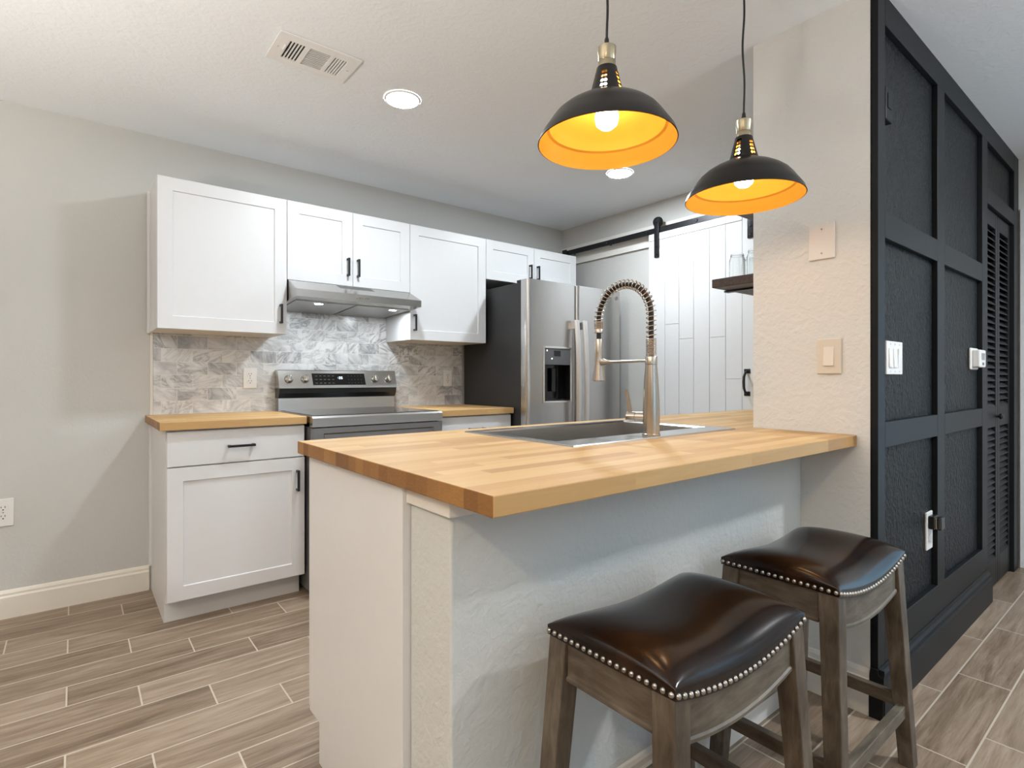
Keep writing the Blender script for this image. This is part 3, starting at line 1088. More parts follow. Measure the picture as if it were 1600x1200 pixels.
for a, b in ((HX0 + 0.03, 0.952), (0.966, HX1 - 0.03)):
    m = MB().hexa([(a, -0.40, hz(-0.40) - 0.004), (b, -0.40, hz(-0.40) - 0.004), (b, -0.03, hz(-0.03) - 0.004), (a, -0.03, hz(-0.03) - 0.004),
                   (a, -0.40, hz(-0.40) + 0.002), (b, -0.40, hz(-0.40) + 0.002), (b, -0.03, hz(-0.03) + 0.002), (a, -0.03, hz(-0.03) + 0.002)])
    m.build('grease_filter', M['steel_dark'], t)
for lx in (0.757, 1.215):
    ly = -0.352
    lp = MB().lathe([(0.030, 0.0), (0.031, -0.004), (0.027, -0.006), (0.026, -0.002)], (lx, ly, hz(ly)), 24, 'z', False).build('lamp', M['chrome'], t, True)
    MB().lathe([(0.0, -0.0055), (0.02, -0.005), (0.0255, -0.003)], (lx, ly, hz(ly)), 24, 'z', False).build('lamp_lens', M['hood_led'], lp, True)
for k in range(5):
    bx = 0.922 + k * 0.0165
    MB().lathe([(0.0, -0.005), (0.0035, -0.005), (0.0042, -0.003), (0.0042, 0.0)], (bx, -0.505, 1.575), 12, 'y').build('button', M['brass'], t, True)
m = MB()
for k in range(26):
    for r_ in range(3):
        vx = 0.855 + k * 0.0082 + r_ * 0.0025
        f0 = 0.06 + r_ * 0.12
        y0, z0 = -0.356 - 0.149 * f0, 1.662 - 0.066 * f0
        y1, z1 = -0.356 - 0.149 * (f0 + 0.085), 1.662 - 0.066 * (f0 + 0.085)
        m.hexa([(vx, y0, z0), (vx + 0.004, y0, z0), (vx + 0.004, y1, z1), (vx, y1, z1), (vx, y0 - 0.0002, z0 + 0.0006), (vx + 0.004, y0 - 0.0002, z0 + 0.0006), (vx + 0.004, y1 - 0.0002, z1 + 0.0006), (vx, y1 - 0.0002, z1 + 0.0006)])
m.build('vent_slots', M['slot'], t)

# ------------------------------------------------------------------ refrigerator
t = thing('refrigerator', 'stainless steel side-by-side refrigerator with water dispenser and charcoal side', 'refrigerator', (2.42, -0.4, 0))
box(1.962, -0.700, 0.02, 2.878, -0.03, 1.752, 0.004).build('body', M['fridge_side'], t)
for hx in (1.985, 2.855):
    MB().box(hx - 0.022, -0.745, 1.7525, hx + 0.022, -0.655, 1.770, 0.004).build('hinge_cover', M['black_plastic'], t)


def fridge_door(x0, x1, hole=None):
    """slightly bowed door skin with rounded long edges; an opening is left for the dispenser"""
    m = MB()
    bm = m.bm
    yb, yf = -0.705, -0.772
    r = 0.022
    xsn = [x0, x0 + 0.004, x0 + 0.012, x0 + r, x0 + r + 0.005] + ([hole[0], hole[1]] if hole else [x0 + (x1 - x0) * 0.35, x0 + (x1 - x0) * 0.65]) + [x1 - r - 0.005, x1 - r, x1 - 0.012, x1 - 0.004, x1]

    def yy(x):
        d_ = min(x - x0, x1 - x)
        edge = 0.0
        if d_ < r:
            edge = r - math.sqrt(max(0.0, r * r - (r - d_) ** 2))
        return yf - 0.008 * (1 - ((2 * (x - x0) / (x1 - x0)) - 1) ** 2) + edge
    zs = [0.06, hole[2], hole[3], 1.768] if hole else [0.06, 1.768]
    G = [[bm.verts.new((x, yy(x), z)) for z in zs] for x in xsn]
    for i in range(len(xsn) - 1):
        for j in range(len(zs) - 1):
            if hole and i == 5 and j == 1:
                continue
            bm.faces.new((G[i][j], G[i + 1][j], G[i + 1][j + 1], G[i][j + 1]))
    B = [bm.verts.new(p) for p in ((x0, yb, zs[0]), (x1, yb, zs[0]), (x1, yb, zs[-1]), (x0, yb, zs[-1]))]
    bm.faces.new(B)
    bm.faces.new([g[0] for g in G][::-1] + [B[0], B[1]])
    bm.faces.new([g[-1] for g in G] + [B[2], B[3]])
    bm.faces.new(G[0] + [B[3], B[0]])
    bm.faces.new(G[-1][::-1] + [B[1], B[2]])
    return m.build('door', M['steel'], t, True, angle=40)


H = (2.098, 2.338, 0.966, 1.322)
ld = fridge_door(1.960, 2.404, H)
rd = fridge_door(2.410, 2.880)
# dispenser: bezel, control strip, dark niche, paddle
yf = -0.779
m = MB()
b_ = 0.012
m.box(H[0] - b_, yf - 0.006, H[2] - b_, H[0] + 0.002, yf + 0.03, H[3] + b_, 0.003)
m.box(H[1] - 0.002, yf - 0.006, H[2] - b_, H[1] + b_, yf + 0.03, H[3] + b_, 0.003)
m.box(H[0] + 0.002, yf - 0.006, H[3] - 0.002, H[1] - 0.002, yf + 0.03, H[3] + b_, 0.003)
m.box(H[0] + 0.002, yf - 0.006, H[2] - b_, H[1] - 0.002, yf + 0.03, H[2] + 0.002, 0.003)
dp = m.build('dispenser_bezel', M['chrome'], ld)
box(H[0] + 0.002, yf - 0.002, 1.212, H[1] - 0.002, yf + 0.025, H[3] - 0.002).build('control_strip', M['grey_plastic'], ld)
m = MB()
m.box(H[0] + 0.001, yf + 0.060, H[2] + 0.001, H[1] - 0.001, yf + 0.064, 1.212)
m.box(H[0] + 0.001, yf + 0.002, H[2] + 0.001, H[0] + 0.004, yf + 0.060, 1.212)
m.box(H[1] - 0.004, yf + 0.002, H[2] + 0.001, H[1] - 0.001, yf + 0.060, 1.212)
m.box(H[0] + 0.004, yf + 0.002, H[2] + 0.001, H[1] - 0.004, yf + 0.060, H[2] + 0.012)
m.build('dispenser_niche', M['black_glass'], ld)
box(2.20, yf + 0.035, 1.03, 2.235, yf + 0.05, 1.19, 0.004).build('dispenser_paddle', M['black_plastic'], ld)
box(2.185, yf - 0.0035, 1.270, 2.245, yf - 0.0022, 1.305).build('dispenser_screen', M['black_glass'], ld)
for lx, lz in ((2.118, 1.305), (2.162, 1.252)):
    MB().box(lx, yf - 0.0034, lz - 0.004, lx + 0.008, yf - 0.0022, lz + 0.004).build('indicator_light', M['led_dot'], ld)


def fridge_handle(parent, x):
    pts = []
    m = MB()
    z0, z1 = 0.56, 1.52
    rows = []
    n = 18
    for k in range(n + 1):
        f = k / n
        z = z0 + (z1 - z0) * f
        bow = 0.022 * (1 - (2 * f - 1) ** 2)
        yc = -0.812 - bow
        rows.append([(x - 0.019, yc, z), (x - 0.013, yc - 0.014, z), (x + 0.013, yc - 0.014, z), (x + 0.019, yc, z), (x + 0.013, yc + 0.008, z), (x - 0.013, yc + 0.008, z)])
    R = [[m.bm.verts.new(p) for p in r_] for r_ in rows]
    for a, b in zip(R, R[1:]):
        for i in range(6):
            m.bm.faces.new((a[i], a[(i + 1) % 6], b[(i + 1) % 6], b[i]))
    m.bm.faces.new(R[0])
    m.bm.faces.new(R[-1])
    h = m.build('handle', M['handle_steel'], parent, True, angle=50)
    for z in (z0 + 0.03, z1 - 0.035):
        box(x - 0.013, -0.812, z - 0.026, x + 0.013, -0.770, z + 0.026, 0.003).build('handle_mount', M['chrome'], parent)


fridge_handle(ld, 2.368)
fridge_handle(rd, 2.446)
bd = MB().lathe([(0.0, -0.004), (0.013, -0.004), (0.0155, -0.003), (0.0165, 0.0), (0.0165, 0.004)], (2.826, -0.772, 1.716), 28, 'y').build('badge', M['handle_steel'], rd, True)
m = MB().tube([(2.826 + 0.0135 * math.cos(a * PI / 12), -0.7768, 1.716 + 0.0135 * math.sin(a * PI / 12)) for a in range(25)], 0.0014, 5)
for s_ in (-1, 1):
    m.tube([(2.826 + s_ * (0.0045 + 0.004 * math.cos(a * PI / 8)), -0.7766, 1.716 + 0.006 * math.sin(a * PI / 8) * (1 if s_ > 0 else 1.1)) for a in range(13)], 0.0008, 5)
m.build('badge_scrolls', M['grey_plastic'], rd, True)

# ------------------------------------------------------------------ barn door and rail
BY_R, BY_L = -1.800, -0.992
t = thing('barn_door', 'white plank sliding barn door hung on the black rail', 'door', (2.93, -1.4, 0.02))
m = MB()
m.box(2.934, BY_R, 0.02, 2.962, BY_L, 2.158)
planks = [-0.992, -1.130, -1.245, -1.360, -1.477, -1.592, -1.704]
joint = {1: (1.498, 0.62), 2: (1.390, 0.40), 3: (0.75,), 4: (1.387, 0.55), 5: (1.115, 0.30)}
g = 0.0012
for i in range(6):
    a, b = planks[i], planks[i + 1]
    zs = [0.02] + sorted(joint.get(i, ())) + [2.108]
    for z0, z1 in zip(zs, zs[1:]):
        m.box(2.9285, b + g, z0 + (g if z0 > 0.1 else 0), 2.934, a - g, z1 - g, 0.0012, 1)
m.box(2.9270, BY_R, 0.02, 2.934, planks[-1] - g, 2.158, 0.0012, 1)
m.box(2.9270, planks[-1] + g, 2.110, 2.934, BY_L, 2.158, 0.0012, 1)
slabd = m.build('door_slab', M['barn'], t)
m = MB()
yh, z0, z1 = -1.738, 1.010, 1.178
for z in (z0 + 0.014, z1 - 0.014):
    m.box(2.9225, yh - 0.020, z - 0.014, 2.9268, yh + 0.020, z + 0.014, 0.002)
m.tube([(2.924, yh, z0 + 0.016), (2.900, yh, z0 + 0.024), (2.886, yh, z0 + 0.050), (2.883, yh, (z0 + z1) / 2), (2.886, yh, z1 - 0.050), (2.900, yh, z1 - 0.024), (2.924, yh, z1 - 0.016)],
       [0.007, 0.007, 0.0075, 0.008, 0.0075, 0.007, 0.007], 12)
m.build('handle', M['matte_black'], slabd, True)
for yh in (-1.066, -1.762):
    hg = MB()
    hg.box(2.9165, yh - 0.020, 1.985, 2.9255, yh + 0.020, 2.262, 0.002)
    hg.lathe([(0.0, 0.0), (0.030, 0.0), (0.032, 0.002), (0.032, 0.008), (0.0, 0.008)], (2.9167, yh, 2.240), 24, 'x')
    hh = hg.build('hanger', M['rail_black'], t, True)
    MB().lathe([(0.0, 0.0), (0.036, 0.0), (0.038, 0.003), (0.033, 0.007), (0.038, 0.015), (0.0, 0.016)], (2.927, yh, 2.2385), 28, 'x').build('wheel', M['black_plastic'], hh, True)
    for z in (2.005, 2.06, 2.235):
        MB().lathe([(0.0, -0.005), (0.006, -0.005), (0.008, -0.002), (0.008, 0.0)], (2.9163, yh, z), 12, 'x').build('bolt', M['rail_black'], hh, True)
t = thing('barn_door_rail', 'flat black steel sliding rail with stops on the white header board', 'rail', (2.94, -0.9, 2.18))
rl = box(2.9305, -1.93, 2.160, 2.9385, -0.090, 2.200, 0.001, 1).build('track', M['rail_black'], t)
for yb in (-0.18, -0.58, -0.98, -1.38, -1.80):
    MB().lathe([(0.0, -0.005), (0.008, -0.005), (0.011, -0.002), (0.011, 0.0)], (2.9304, yb, 2.180), 16, 'x').build('bolt', M['rail_black'], t, True)
    MB().lathe([(0.011, 0.0), (0.011, 0.0515)], (2.9385, yb, 2.180), 16, 'x').build('standoff', M['rail_black'], t, True)
box(2.915, -0.145, 2.152, 2.9303, -0.100, 2.208, 0.003).build('end_stop', M['rail_black'], t)

# ------------------------------------------------------------------ open shelves with jars
for z, lab in ((1.522, 'dark stained wooden shelf carrying the glass jars, lower of the two'), (1.886, 'dark stained wooden shelf behind the right pendant lamp, upper of the two')):
    t = thing('wall_shelf', lab, 'shelf', (2.3, -2.394, z), 'dark wooden wall shelves behind the divider')
    box(1.890, -2.3935, z, 2.75, -2.125, z + 0.038, 0.003).build('board', M['dark_wood'], t)
    for bx in (2.005, 2.62):
        m = MB()
        m.box(bx, -2.3935, z - 0.007, bx + 0.036, -2.117, z - 0.0003)
        m.box(bx, -2.3945, z - 0.16, bx + 0.036, -2.3886, z - 0.007)
        m.build('bracket', M['rail_black'], t)
for i, (jx, jy, s_, lab) in enumerate(((1.962, -2.205, 1.0, 'clear glass jar at the outer corner of the lower shelf'), (1.965, -2.285, 1.06, 'clear glass jar beside the divider wall, second on the lower shelf'),
                                       (2.145, -2.175, 1.16, 'taller clear glass jar standing behind the others on the lower shelf'))):
    t = thing('glass_jar', lab, 'jar', (jx, jy, 1.5602), 'glass jars on the lower shelf')
    h = 0.108 * s_
    r = 0.034
    MB().lathe([(0.0, 0.0), (r - 0.004, 0.0), (r, 0.005), (r, h * 0.72), (r - 0.002, h * 0.80), (r * 0.80, h * 0.90), (r * 0.80, h),
                (r * 0.80 - 0.0025, h), (r * 0.80 - 0.0025, h * 0.90), (r - 0.005, h * 0.79), (r - 0.003, h * 0.70), (r - 0.003, 0.008), (r - 0.006, 0.005), (0.0, 0.005)],
               (jx, jy, 1.5602), 32).build('jar_body', M['glass'], t, True)
    MB().tube([(jx + (r * 0.80 + 0.001) * math.cos(a * PI / 12), jy + (r * 0.80 + 0.001) * math.sin(a * PI / 12), 1.5602 + h * 0.93) for a in range(25)], 0.0014, 6).build('thread_ring', M['glass'], t, True)

# ------------------------------------------------------------------ pendant lamps


def pendant(label, loc, turn):
    """built about the centre of its rim"""
    x, y, z = loc
    t = thing('pendant_lamp', label, 'lamp', loc, 'black and gold pendant lamps over the peninsula')
    c = loc
    prof = [(0.1815, -0.004), (0.1800, 0.0), (0.1760, 0.012), (0.160, 0.035), (0.1465, 0.055), (0.136, 0.068), (0.118, 0.083), (0.095, 0.097), (0.072, 0.108), (0.056, 0.115), (0.047, 0.1205)]
    MB().lathe(prof, c, 64, 'z', False).build('shade', M['shade_black'], t, True, angle=60)
    lin = [(r - 0.0025, h - 0.0008) for r, h in prof]
    lin[3:5] = [(0.1570, 0.0345), (0.1500, 0.0385), (0.1440, 0.0520)]
    MB().lathe(lin, c, 64, 'z', False).build('shade_lining', M['gold'], t, True, angle=24)

    # perforated neck: five pairs of hole columns, four holes each
    def neck(off):
        m = MB()
        bm = m.bm
        cols = []
        for k in range(5):
            a0 = 2 * PI * k / 5 + turn
            cols += [(a0 - 0.235, a0), (a0, a0 + 0.235)]
        z0, z1 = 0.1195, 0.190
        rr = lambda h: 0.0455 - off - (h - z0) / (z1 - z0) * 0.0185
        pt = lambda a, h: (x + rr(h) * math.cos(a), y + rr(h) * math.sin(a), z + h)
        rows = [0.1265 + 0.0128 * k for k in range(5)]
        angs = [2 * PI * k / 120 for k in range(120)]
        # blank strips between the pairs
        for k in range(5):
            a1 = 2 * PI * k / 5 + turn + 0.235
            a2 = 2 * PI * (k + 1) / 5 + turn - 0.235
            hs = [z0] + rows + [z1]
            for i in range(8):
                for h0, h1 in zip(hs, hs[1:]):
                    b0, b1 = a1 + (a2 - a1) * i / 8, a1 + (a2 - a1) * (i + 1) / 8
                    bm.faces.new([bm.verts.new(pt(*q)) for q in ((b0, h0), (b1, h0), (b1, h1), (b0, h1))])
        for a, b in cols:
            for h0, h1 in ((z0, rows[0]), (rows[-1], z1)):
                for i in range(2):
                    b0, b1 = a + (b - a) * i / 2, a + (b - a) * (i + 1) / 2
                    bm.faces.new([bm.verts.new(pt(*q)) for q in ((b0, h0), (b1, h0), (b1, h1), (b0, h1))])
            for h0, h1 in zip(rows, rows[1:]):
                hc, ac = (h0 + h1) / 2, (a + b) / 2
                R = rr(hc) + off
                hr = 0.0046
                n = 16
                sq, ci = [], []
                for i in range(n):
                    th = 2 * PI * i / n + PI / 4
                    cx_, cy_ = math.cos(th), math.sin(th)
                    mxx = max(abs(cx_), abs(cy_))
                    sq.append((ac + cx_ / mxx * (b - a) / 2, hc + cy_ / mxx * (h1 - h0) / 2))
                    ci.append((ac + cx_ * hr / R, hc + cy_ * hr))
                for i in range(n):
                    j = (i + 1) % n
                    bm.faces.new([bm.verts.new(pt(*q)) for q in (sq[i], sq[j], ci[j], ci[i])])
        bmesh.ops.remove_doubles(bm, verts=bm.verts, dist=1e-5)
        return m
    nk = neck(0.0).build('perforated_neck', M['shade_black'], t, True, angle=60)
    neck(0.0016).build('neck_lining', M['gold'], nk, True, angle=60)
    MB().lathe([(0.0275, 0.1895), (0.0265, 0.194), (0.0235, 0.196)], c, 32, 'z', False).build('neck_ring', M['shade_black'], t, True)
    MB().lathe([(0.0, 0.1935), (0.0228, 0.194), (0.0228, 0.2105), (0.0222, 0.2115), (0.0228, 0.2125), (0.0228, 0.228), (0.0242, 0.234), (0.0245, 0.248), (0.022, 0.250), (0.0, 0.250)], c, 32).build('socket_cap', M['brass'], t, True)
    MB().lathe([(0.0085, 0.250), (0.0080, 0.258), (0.0060, 0.264), (0.0058, 0.270), (0.0036, 0.276)], c, 16).build('strain_relief', M['rubber'], t, True)
    pts = []
    n = 26
    top = CEIL - 0.03 - z
    for k in range(n + 1):
        f = k / n
        wv = 0.0035 * math.sin(f * 9.0) * math.sin(PI * f)
        pts.append((x + wv, y - wv * 0.6, z + 0.272 + (top - 0.272) * f))
    MB().tube(pts, 0.0033, 8).build('cord', M['rubber'], t, True)
    MB().lathe([(0.060, CEIL - 0.0005 - z), (0.060, CEIL - 0.018 - z), (0.050, CEIL - 0.026 - z), (0.008, CEIL - 0.032 - z), (0.0, CEIL - 0.032 - z)], c, 32).build('canopy', M['shade_black'], t, True)
    MB().lathe([(0.0, 0.192), (0.0165, 0.192), (0.0165, 0.172), (0.0135, 0.170), (0.0135, 0.160), (0.0, 0.160)], c, 20).build('bulb_socket', M['grey_plastic'], t, True)
    MB().lathe([(0.013, 0.166), (0.0185, 0.160), (0.0195, 0.115), (0.0225, 0.092), (0.030, 0.074), (0.031, 0.062), (0.027, 0.046), (0.016, 0.036), (0.0, 0.033)], c, 24, 'z', False).build('bulb', M['bulb'], t, True, angle=80)
    return t


pendant('nearer of the two black pendant lamps with gold lining over the peninsula', (0.764, -2.505, 1.742), 1.152)
pendant('farther black pendant lamp with gold lining, hanging beside the off-white divider wall', (1.358, -2.562, 1.703), 0.628)


# ------------------------------------------------------------------ ceiling lights and vent
def can(label, x, y, mat, r=0.072, seen=True):
    t = thing('recessed_light', label, 'light', (x, y, CEIL), 'round recessed ceiling lights')
    MB().lathe([(r + 0.001, -0.0062), (r + 0.003, -0.0072), (r + 0.010, -0.0040), (r + 0.012, -0.0003)], (x, y, CEIL), 40, 'z', False).build('trim_ring', M['white_plastic'], t, True)
    MB().lathe([(0.0, -0.0065), (r * 0.7, -0.0065), (r + 0.001, -0.0062)], (x, y, CEIL), 40, 'z', False).build('lens', mat, t, True)
    return t


can('lit recessed ceiling light between the air vent and the left pendant', 0.858, -1.175, M['led'])
can('lit recessed ceiling light just below the rim of the left pendant', 2.355, -1.205, M['led'])

t = thing('ceiling_vent', 'white rectangular ceiling air vent with three groups of louvres', 'vent', (0.424, -1.25, CEIL))
vx0, vx1, vy0, vy1 = 0.266, 0.583, -1.358, -1.146
sections = [(0.312, 0.374, 'y', 5), (0.389, 0.472, 'x', 11), (0.486, 0.540, 'y', 5)]
xs = [vx0, 0.312, 0.374, 0.389, 0.472, 0.486, 0.540, vx1]
ys = [vy0, vy0 + 0.042, vy1 - 0.038, vy1]
m = slab(xs, ys, lambda i, j: not (j == 1 and i in (1, 3, 5)), CEIL - 0.008, CEIL - 0.002)
fp = m.build('face_plate', M['white_plastic'], t)
box(vx0 + 0.03, vy0 + 0.03, CEIL - 0.0018, vx1 - 0.03, vy1 - 0.03, CEIL - 0.0003).build('duct_opening', M['duct'], t)
m = MB()
for x0, x1, ax, n in sections:
    y0, y1 = ys[1], ys[2]
    for k in range(n + 1):
        if ax == 'y':
            c = x0 + (x1 - x0) * k / n
            w_ = 0.0022 if x0 < 0.35 else 0.0031
            m.box(max(x0, c - w_), y0, CEIL - 0.0064, min(x1, c + w_), y1, CEIL - 0.0020)
        else:
            c = y0 + (y1 - y0) * k / n
            m.box(x0, max(y0, c - 0.0016), CEIL - 0.0064, x1, min(y1, c + 0.0016), CEIL - 0.0020)
m.build('louvre_blades', M['white_plastic'], t)
MB().box(0.302, -1.285, CEIL - 0.016, 0.306, -1.245, CEIL - 0.0085).build('damper_lever', M['white_plastic'], t)
for sx in (0.285, 0.562):
    MB().lathe([(0.0, -0.0095), (0.004, -0.009), (0.005, -0.008)], (sx, -1.252, CEIL), 12, 'z', False).build('screw', M['chrome'], t, True)


# ------------------------------------------------------------------ outlets and switches
def place(m, loc, face):
    """local plate frame: x across, y out of the wall, z up -> world"""
    if face == '-y':
        R = Matrix.Rotation(PI, 4, 'Z')
    else:                     # faces -x
        R = Matrix.Rotation(PI / 2, 4, 'Z')
    bmesh.ops.transform(m.bm, matrix=Matrix.Translation(loc) @ R, verts=m.bm.verts)
    return m


def duplex(label, loc, w=0.072, h=0.118, face='-y', sockets=True, group='white duplex wall outlets'):
    t = thing('wall_outlet', label, 'outlet', loc, group)
    place(box(-w / 2, 0, -h / 2, w / 2, 0.006, h / 2, 0.002), loc, face).build('plate', M['white_plastic'], t)
    for s_ in (-1, 1):
        m = MB()
        m.lathe([(0.0165, 0.006), (0.0165, 0.0085), (0.0, 0.0085)], (0, 0, s_ * 0.0205), 20, 'y')
        sk = place(m, loc, face).build('socket', M['white_plastic'], t)
        m = MB()
        m.box(-0.008, 0.0085, s_ * 0.0205 + 0.001, -0.0055, 0.0089, s_ * 0.0205 + 0.010)
        m.box(0.0055, 0.0085, s_ * 0.0205 + 0.002, 0.008, 0.0089, s_ * 0.0205 + 0.009)
        m.lathe([(0.003, 0.0085), (0.003, 0.0089), (0.0, 0.0089)], (0, 0, s_ * 0.0205 - 0.007), 10, 'y')
        place(m, loc, face).build('socket_slots', M['slot'], sk)
    m = MB().lathe([(0.003, 0.006), (0.003, 0.0072), (0.0, 0.0075)], (0, 0, 0), 10, 'y')
    place(m, loc, face).build('screw', M['chrome'], t)
    return t


duplex('white duplex outlet low on the greige wall at the left edge', (-0.590, -0.0005, 0.494), 0.074, 0.128)
duplex('white duplex outlet on the marble tiles left of the range', (0.472, -0.0105, 1.120))
duplex('white duplex outlet on the marble tiles between the range and the refrigerator', (1.826, -0.0105, 1.120))

loc = (XP - 0.0003, -2.647, 1.605)
t = thing('blank_wall_plate', 'clear blank cover plate on the off-white divider wall above the light switch', 'wall plate', loc)
place(box(-0.0435, 0, -0.064, 0.0435, 0.006, 0.064, 0.0025), loc, '-x').build('plate', M['clear_plate'], t)
for s_ in (-1, 1):
    place(MB().lathe([(0.003, 0.006), (0.003, 0.0072), (0.0, 0.0075)], (0, 0, s_ * 0.042), 10, 'y'), loc, '-x').build('screw', M['chrome'], t)
loc = (XP - 0.0003, -2.671, 1.197)
t = thing('light_switch', 'cream single rocker light switch on the off-white divider wall', 'switch', loc)
place(box(-0.040, 0, -0.062, 0.040, 0.007, 0.062, 0.003), loc, '-x').build('plate', plain('cream_plastic', (0.72, 0.66, 0.57), 0.4, 0, 0.02), t)
place(MB().prism([(0.007, -0.033), (0.0135, -0.033), (0.0080, 0.033), (0.007, 0.033)], 'x', -0.0165, 0.0165), loc, '-x').build('rocker', plain('pale_cream_plastic', (0.78, 0.73, 0.65), 0.35, 0, 0.02), t)

YW = -2.8008
loc = (1.945, YW, 1.192)
t = thing('triple_light_switch', 'white triple light switch plate on the black hall wall', 'switch', loc)
place(box(-0.082, 0, -0.0585, 0.082, 0.006, 0.0585, 0.002), loc, '-y').build('plate', M['white_plastic'], t)
for k, dz in ((-1, 1), (0, -1), (1, -1)):
    xx = k * 0.046
    place(MB().prism([(0.006, -0.033), (0.006 + (0.0045 if dz < 0 else 0.0015), -0.033), (0.006 + (0.0015 if dz < 0 else 0.0045), 0.033), (0.006, 0.033)], 'x', xx - 0.0165, xx + 0.0165), loc, '-y').build('rocker', M['white_plastic'], t)
    for s_ in (-1, 1):
        place(MB().lathe([(0.0028, 0.006), (0.0028, 0.0072), (0.0, 0.0075)], (xx, 0, s_ * 0.048), 10, 'y'), loc, '-y').build('screw', M['chrome'], t)

loc = (3.045, YW, 1.213)
t = thing('thermostat', 'white wall thermostat beside the louvred closet door', 'thermostat', loc)
place(box(-0.066, 0, -0.052, 0.066, 0.012, 0.052, 0.006), loc, '-y').build('back_plate', M['white_plastic'], t)
place(box(-0.056, 0.0122, -0.042, 0.056, 0.042, 0.042, 0.006), loc, '-y').build('housing', M['white_plastic'], t)
place(box(-0.030, 0.0422, -0.006, 0.030, 0.0435, 0.026, 0.0005), loc, '-y').build('screen', M['grey_screen'], t)
place(box(-0.012, 0.0422, -0.030, 0.012, 0.0440, -0.018, 0.0006), loc, '-y').build('button', M['grey_plastic'], t)

loc = (2.350, YW, 0.509)
t = thing('wall_outlet', 'white outlet low on the black hall wall with a black adapter in it', 'outlet', loc)
place(box(-0.038, 0, -0.075, 0.038, 0.007, 0.075, 0.002), loc, '-y').build('plate', M['white_plastic'], t)
place(MB().lathe([(0.0165, 0.007), (0.0165, 0.0095), (0.0, 0.0095)], (0, 0, -0.028), 20, 'y'), loc, '-y').build('socket', M['white_plastic'], t)
loc2 = (2.352, YW - 0.0075, 0.545)
t = thing('plug_adapter', 'black plug-in adapter with silver faces in the low outlet of the black hall wall', 'adapter', loc2)
place(box(-0.026, 0, -0.026, 0.026, 0.020, 0.026, 0.003), loc2, '-y').build('body', M['black_plastic'], t)
place(box(-0.027, 0.0202, -0.022, 0.027, 0.028, 0.022, 0.002), loc2, '-y').build('silver_band', M['chrome'], t)
place(box(-0.025, 0.0282, -0.025, 0.025, 0.043, 0.025, 0.004), loc2, '-y').build('head', M['black_plastic'], t)
m = MB()
m.box(0.0252, 0.032, -0.020, 0.0262, 0.040, 0.020, 0.0003)
place(m, loc2, '-y').build('silver_side', M['chrome'], t)

loc = (1.838, YW, 2.058)
t = thing('door_chime', 'black painted chime box high on the black hall wall', 'chime', loc)
place(box(-0.033, 0, -0.062, 0.033, 0.022, 0.050, 0.004), loc, '-y').build('housing', M['black_trim'], t)
place(box(-0.018, 0.0222, -0.02, 0.018, 0.0245, 0.03, 0.001), loc, '-y').build('grille', M['black_trim'], t)

# ------------------------------------------------------------------ bar stools
HW, HD = 0.233, 0.152       # half width (along x) and half depth of the seat
ZS = 0.603                  # lower edge of the leather at the corners
DIP = 0.034


def zb(u):
    return ZS - DIP * (1 - u * u)


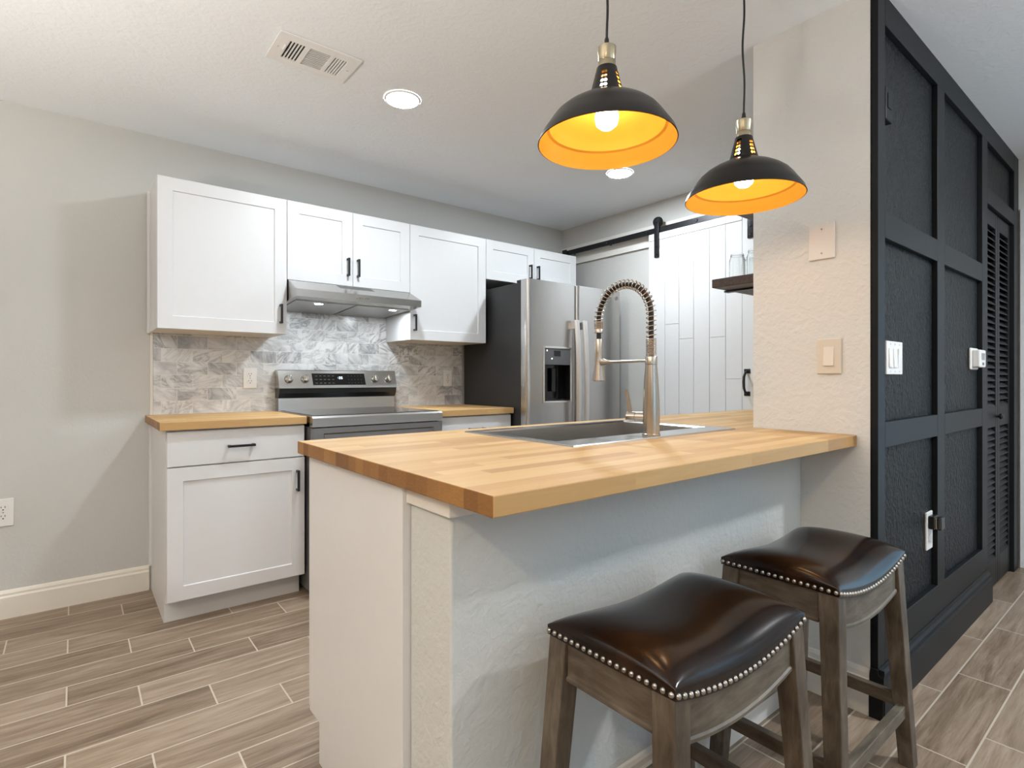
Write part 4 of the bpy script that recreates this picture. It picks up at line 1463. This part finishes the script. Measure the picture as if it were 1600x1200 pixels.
def stool():
    t = thing('bar_stool', '', 'stool', (0, 0, 0), 'saddle-seat bar stools at the peninsula')
    # cushion
    m = MB()
    bm = m.bm
    nu, nv = 28, 20

    def top(a, b):
        u, v = 2 * a - 1, 2 * b - 1
        k = max(0.0, (1 - abs(u) ** 4.0) * (1 - abs(v) ** 2.6)) ** 0.5
        z = zb(u) + 0.019 + 0.056 * k
        return (u * HW * (1 - 0.006 * v * v), v * HD * (1 - 0.006 * u * u), z)
    # finer toward the edge so the rounding stays smooth
    def ease(q):
        return 0.5 - 0.5 * math.cos(PI * q)
    g = m.grid(lambda a, b: top(ease(a), ease(b)), nu, nv)
    loop = [g[i][0] for i in range(nu + 1)] + [g[nu][j] for j in range(1, nv + 1)] + [g[i][nv] for i in range(nu - 1, -1, -1)] + [g[0][j] for j in range(nv - 1, 0, -1)]
    low = [bm.verts.new((v.co.x, v.co.y, v.co.z - 0.019)) for v in loop]
    n = len(loop)
    for i in range(n):
        j = (i + 1) % n
        bm.faces.new((loop[j], loop[i], low[i], low[j]))
    bm.faces.new(low)
    cu = m.build('cushion', M['leather'], t, True, angle=85)
    # nail heads round the lower edge of the leather
    nm = bpy.data.meshes.new('nail_head')
    b2 = bmesh.new()
    bmesh.ops.create_uvsphere(b2, u_segments=10, v_segments=6, radius=0.0056)
    b2.to_mesh(nm)
    b2.free()
    nm.materials.append(M['nail'])
    for p in nm.polygons:
        p.use_smooth = True
    spots = []
    for k in range(27):
        u = -0.965 + 1.93 * k / 26
        spots += [(u * HW, -HD + 0.0005, zb(u) + 0.009), (u * HW, HD - 0.0005, zb(u) + 0.009)]
    for k in range(19):
        v = -0.95 + 1.9 * k / 18
        spots += [(-HW + 0.0005, v * HD, zb(1) + 0.009), (HW - 0.0005, v * HD, zb(1) + 0.009)]
    for s_ in spots:
        o_ = bpy.data.objects.new('nail_head', nm)
        o_.location = s_
        o_.parent = cu
        C.objects.link(o_)
    # legs
    L = 0.023
    for sx in (-1, 1):
        for sy in (-1, 1):
            xt, yt = sx * (HW - 0.004 - L), sy * (HD - 0.004 - L)
            xb, yb = xt + sx * 0.042, yt + sy * 0.030
            lb = 0.019
            m = MB()
            top4 = []
            for px, py in ((-1, -1), (1, -1), (1, 1), (-1, 1)):
                X_ = xt + px * L
                top4.append((X_, yt + py * L, zb(X_ / HW) - 0.0004))
            m.hexa([(xb - lb, yb - lb, 0), (xb + lb, yb - lb, 0), (xb + lb, yb + lb, 0), (xb - lb, yb + lb, 0)] + top4, 0.0025, 2)
            m.build('leg', M['stool_wood'], t)
    # aprons: curved along the front and back, straight at the sides, each with a thin bead under it
    x1 = HW - 0.050
    for sy in (-1, 1):
        m = MB()
        n = 20
        yo, yi = sy * (HD - 0.010), sy * (HD - 0.030)
        cols = []
        for k in range(n + 1):
            x_ = -x1 + 2 * x1 * k / n
            u = x_ / HW
            zt_, zl_ = zb(u) - 0.0005, zb(u) - 0.078
            cols.append([m.bm.verts.new(p) for p in ((x_, yo, zt_), (x_, yo, zl_ + 0.010), (x_, yo + sy * 0.004, zl_ + 0.007), (x_, yo + sy * 0.004, zl_ + 0.001), (x_, yi, zl_), (x_, yi, zt_))])
        for a, b in zip(cols, cols[1:]):
            for i in range(6):
                m.bm.faces.new((a[i], a[(i + 1) % 6], b[(i + 1) % 6], b[i]))
        m.bm.faces.new(cols[0])
        m.bm.faces.new(cols[-1])
        m.build('long_apron', M['stool_wood_x'], t)
    y1 = HD - 0.050
    for sx in (-1, 1):
        xo, xi = sx * (HW - 0.010), sx * (HW - 0.030)
        zt_, zl_ = ZS - 0.0005, ZS - 0.078
        m = MB().prism([(xo, zt_), (xo, zl_ + 0.010), (xo + sx * 0.004, zl_ + 0.007), (xo + sx * 0.004, zl_ + 0.001), (xi, zl_), (xi, zt_)], 'y', -y1, y1)
        m.build('side_apron', M['stool_wood_y'], t)
    # stretchers
    fz = lambda z: 1 - z / ZS
    z = 0.165
    xo = HW - 0.027 + 0.042 * fz(z)
    yo = HD - 0.027 + 0.030 * fz(z)
    for sy in (-1, 1):
        MB().box(-xo + 0.018, sy * yo - 0.011, z - 0.018, xo - 0.018, sy * yo + 0.011, z + 0.018, 0.002).build('long_stretcher', M['stool_wood_x'], t)
    z = 0.185
    xo = HW - 0.027 + 0.042 * fz(z)
    for sx in (-1, 1):
        MB().box(sx * xo - 0.011, -yo + 0.018, z - 0.018, sx * xo + 0.011, yo - 0.018, z + 0.018, 0.002).build('side_stretcher', M['stool_wood_y'], t)
    return t


s1 = stool()
s1['label'] = 'nearer bar stool, weathered wood with dark leather seat, standing away from the divider wall'
s1.location = (0.416 + HW, -2.957 + HD, 0)
s2 = copy_tree(s1)
s2['label'] = 'farther bar stool, weathered wood with dark leather seat, standing beside the black hall wall'
s2.location = (1.075 + HW, -2.951 + HD, 0)
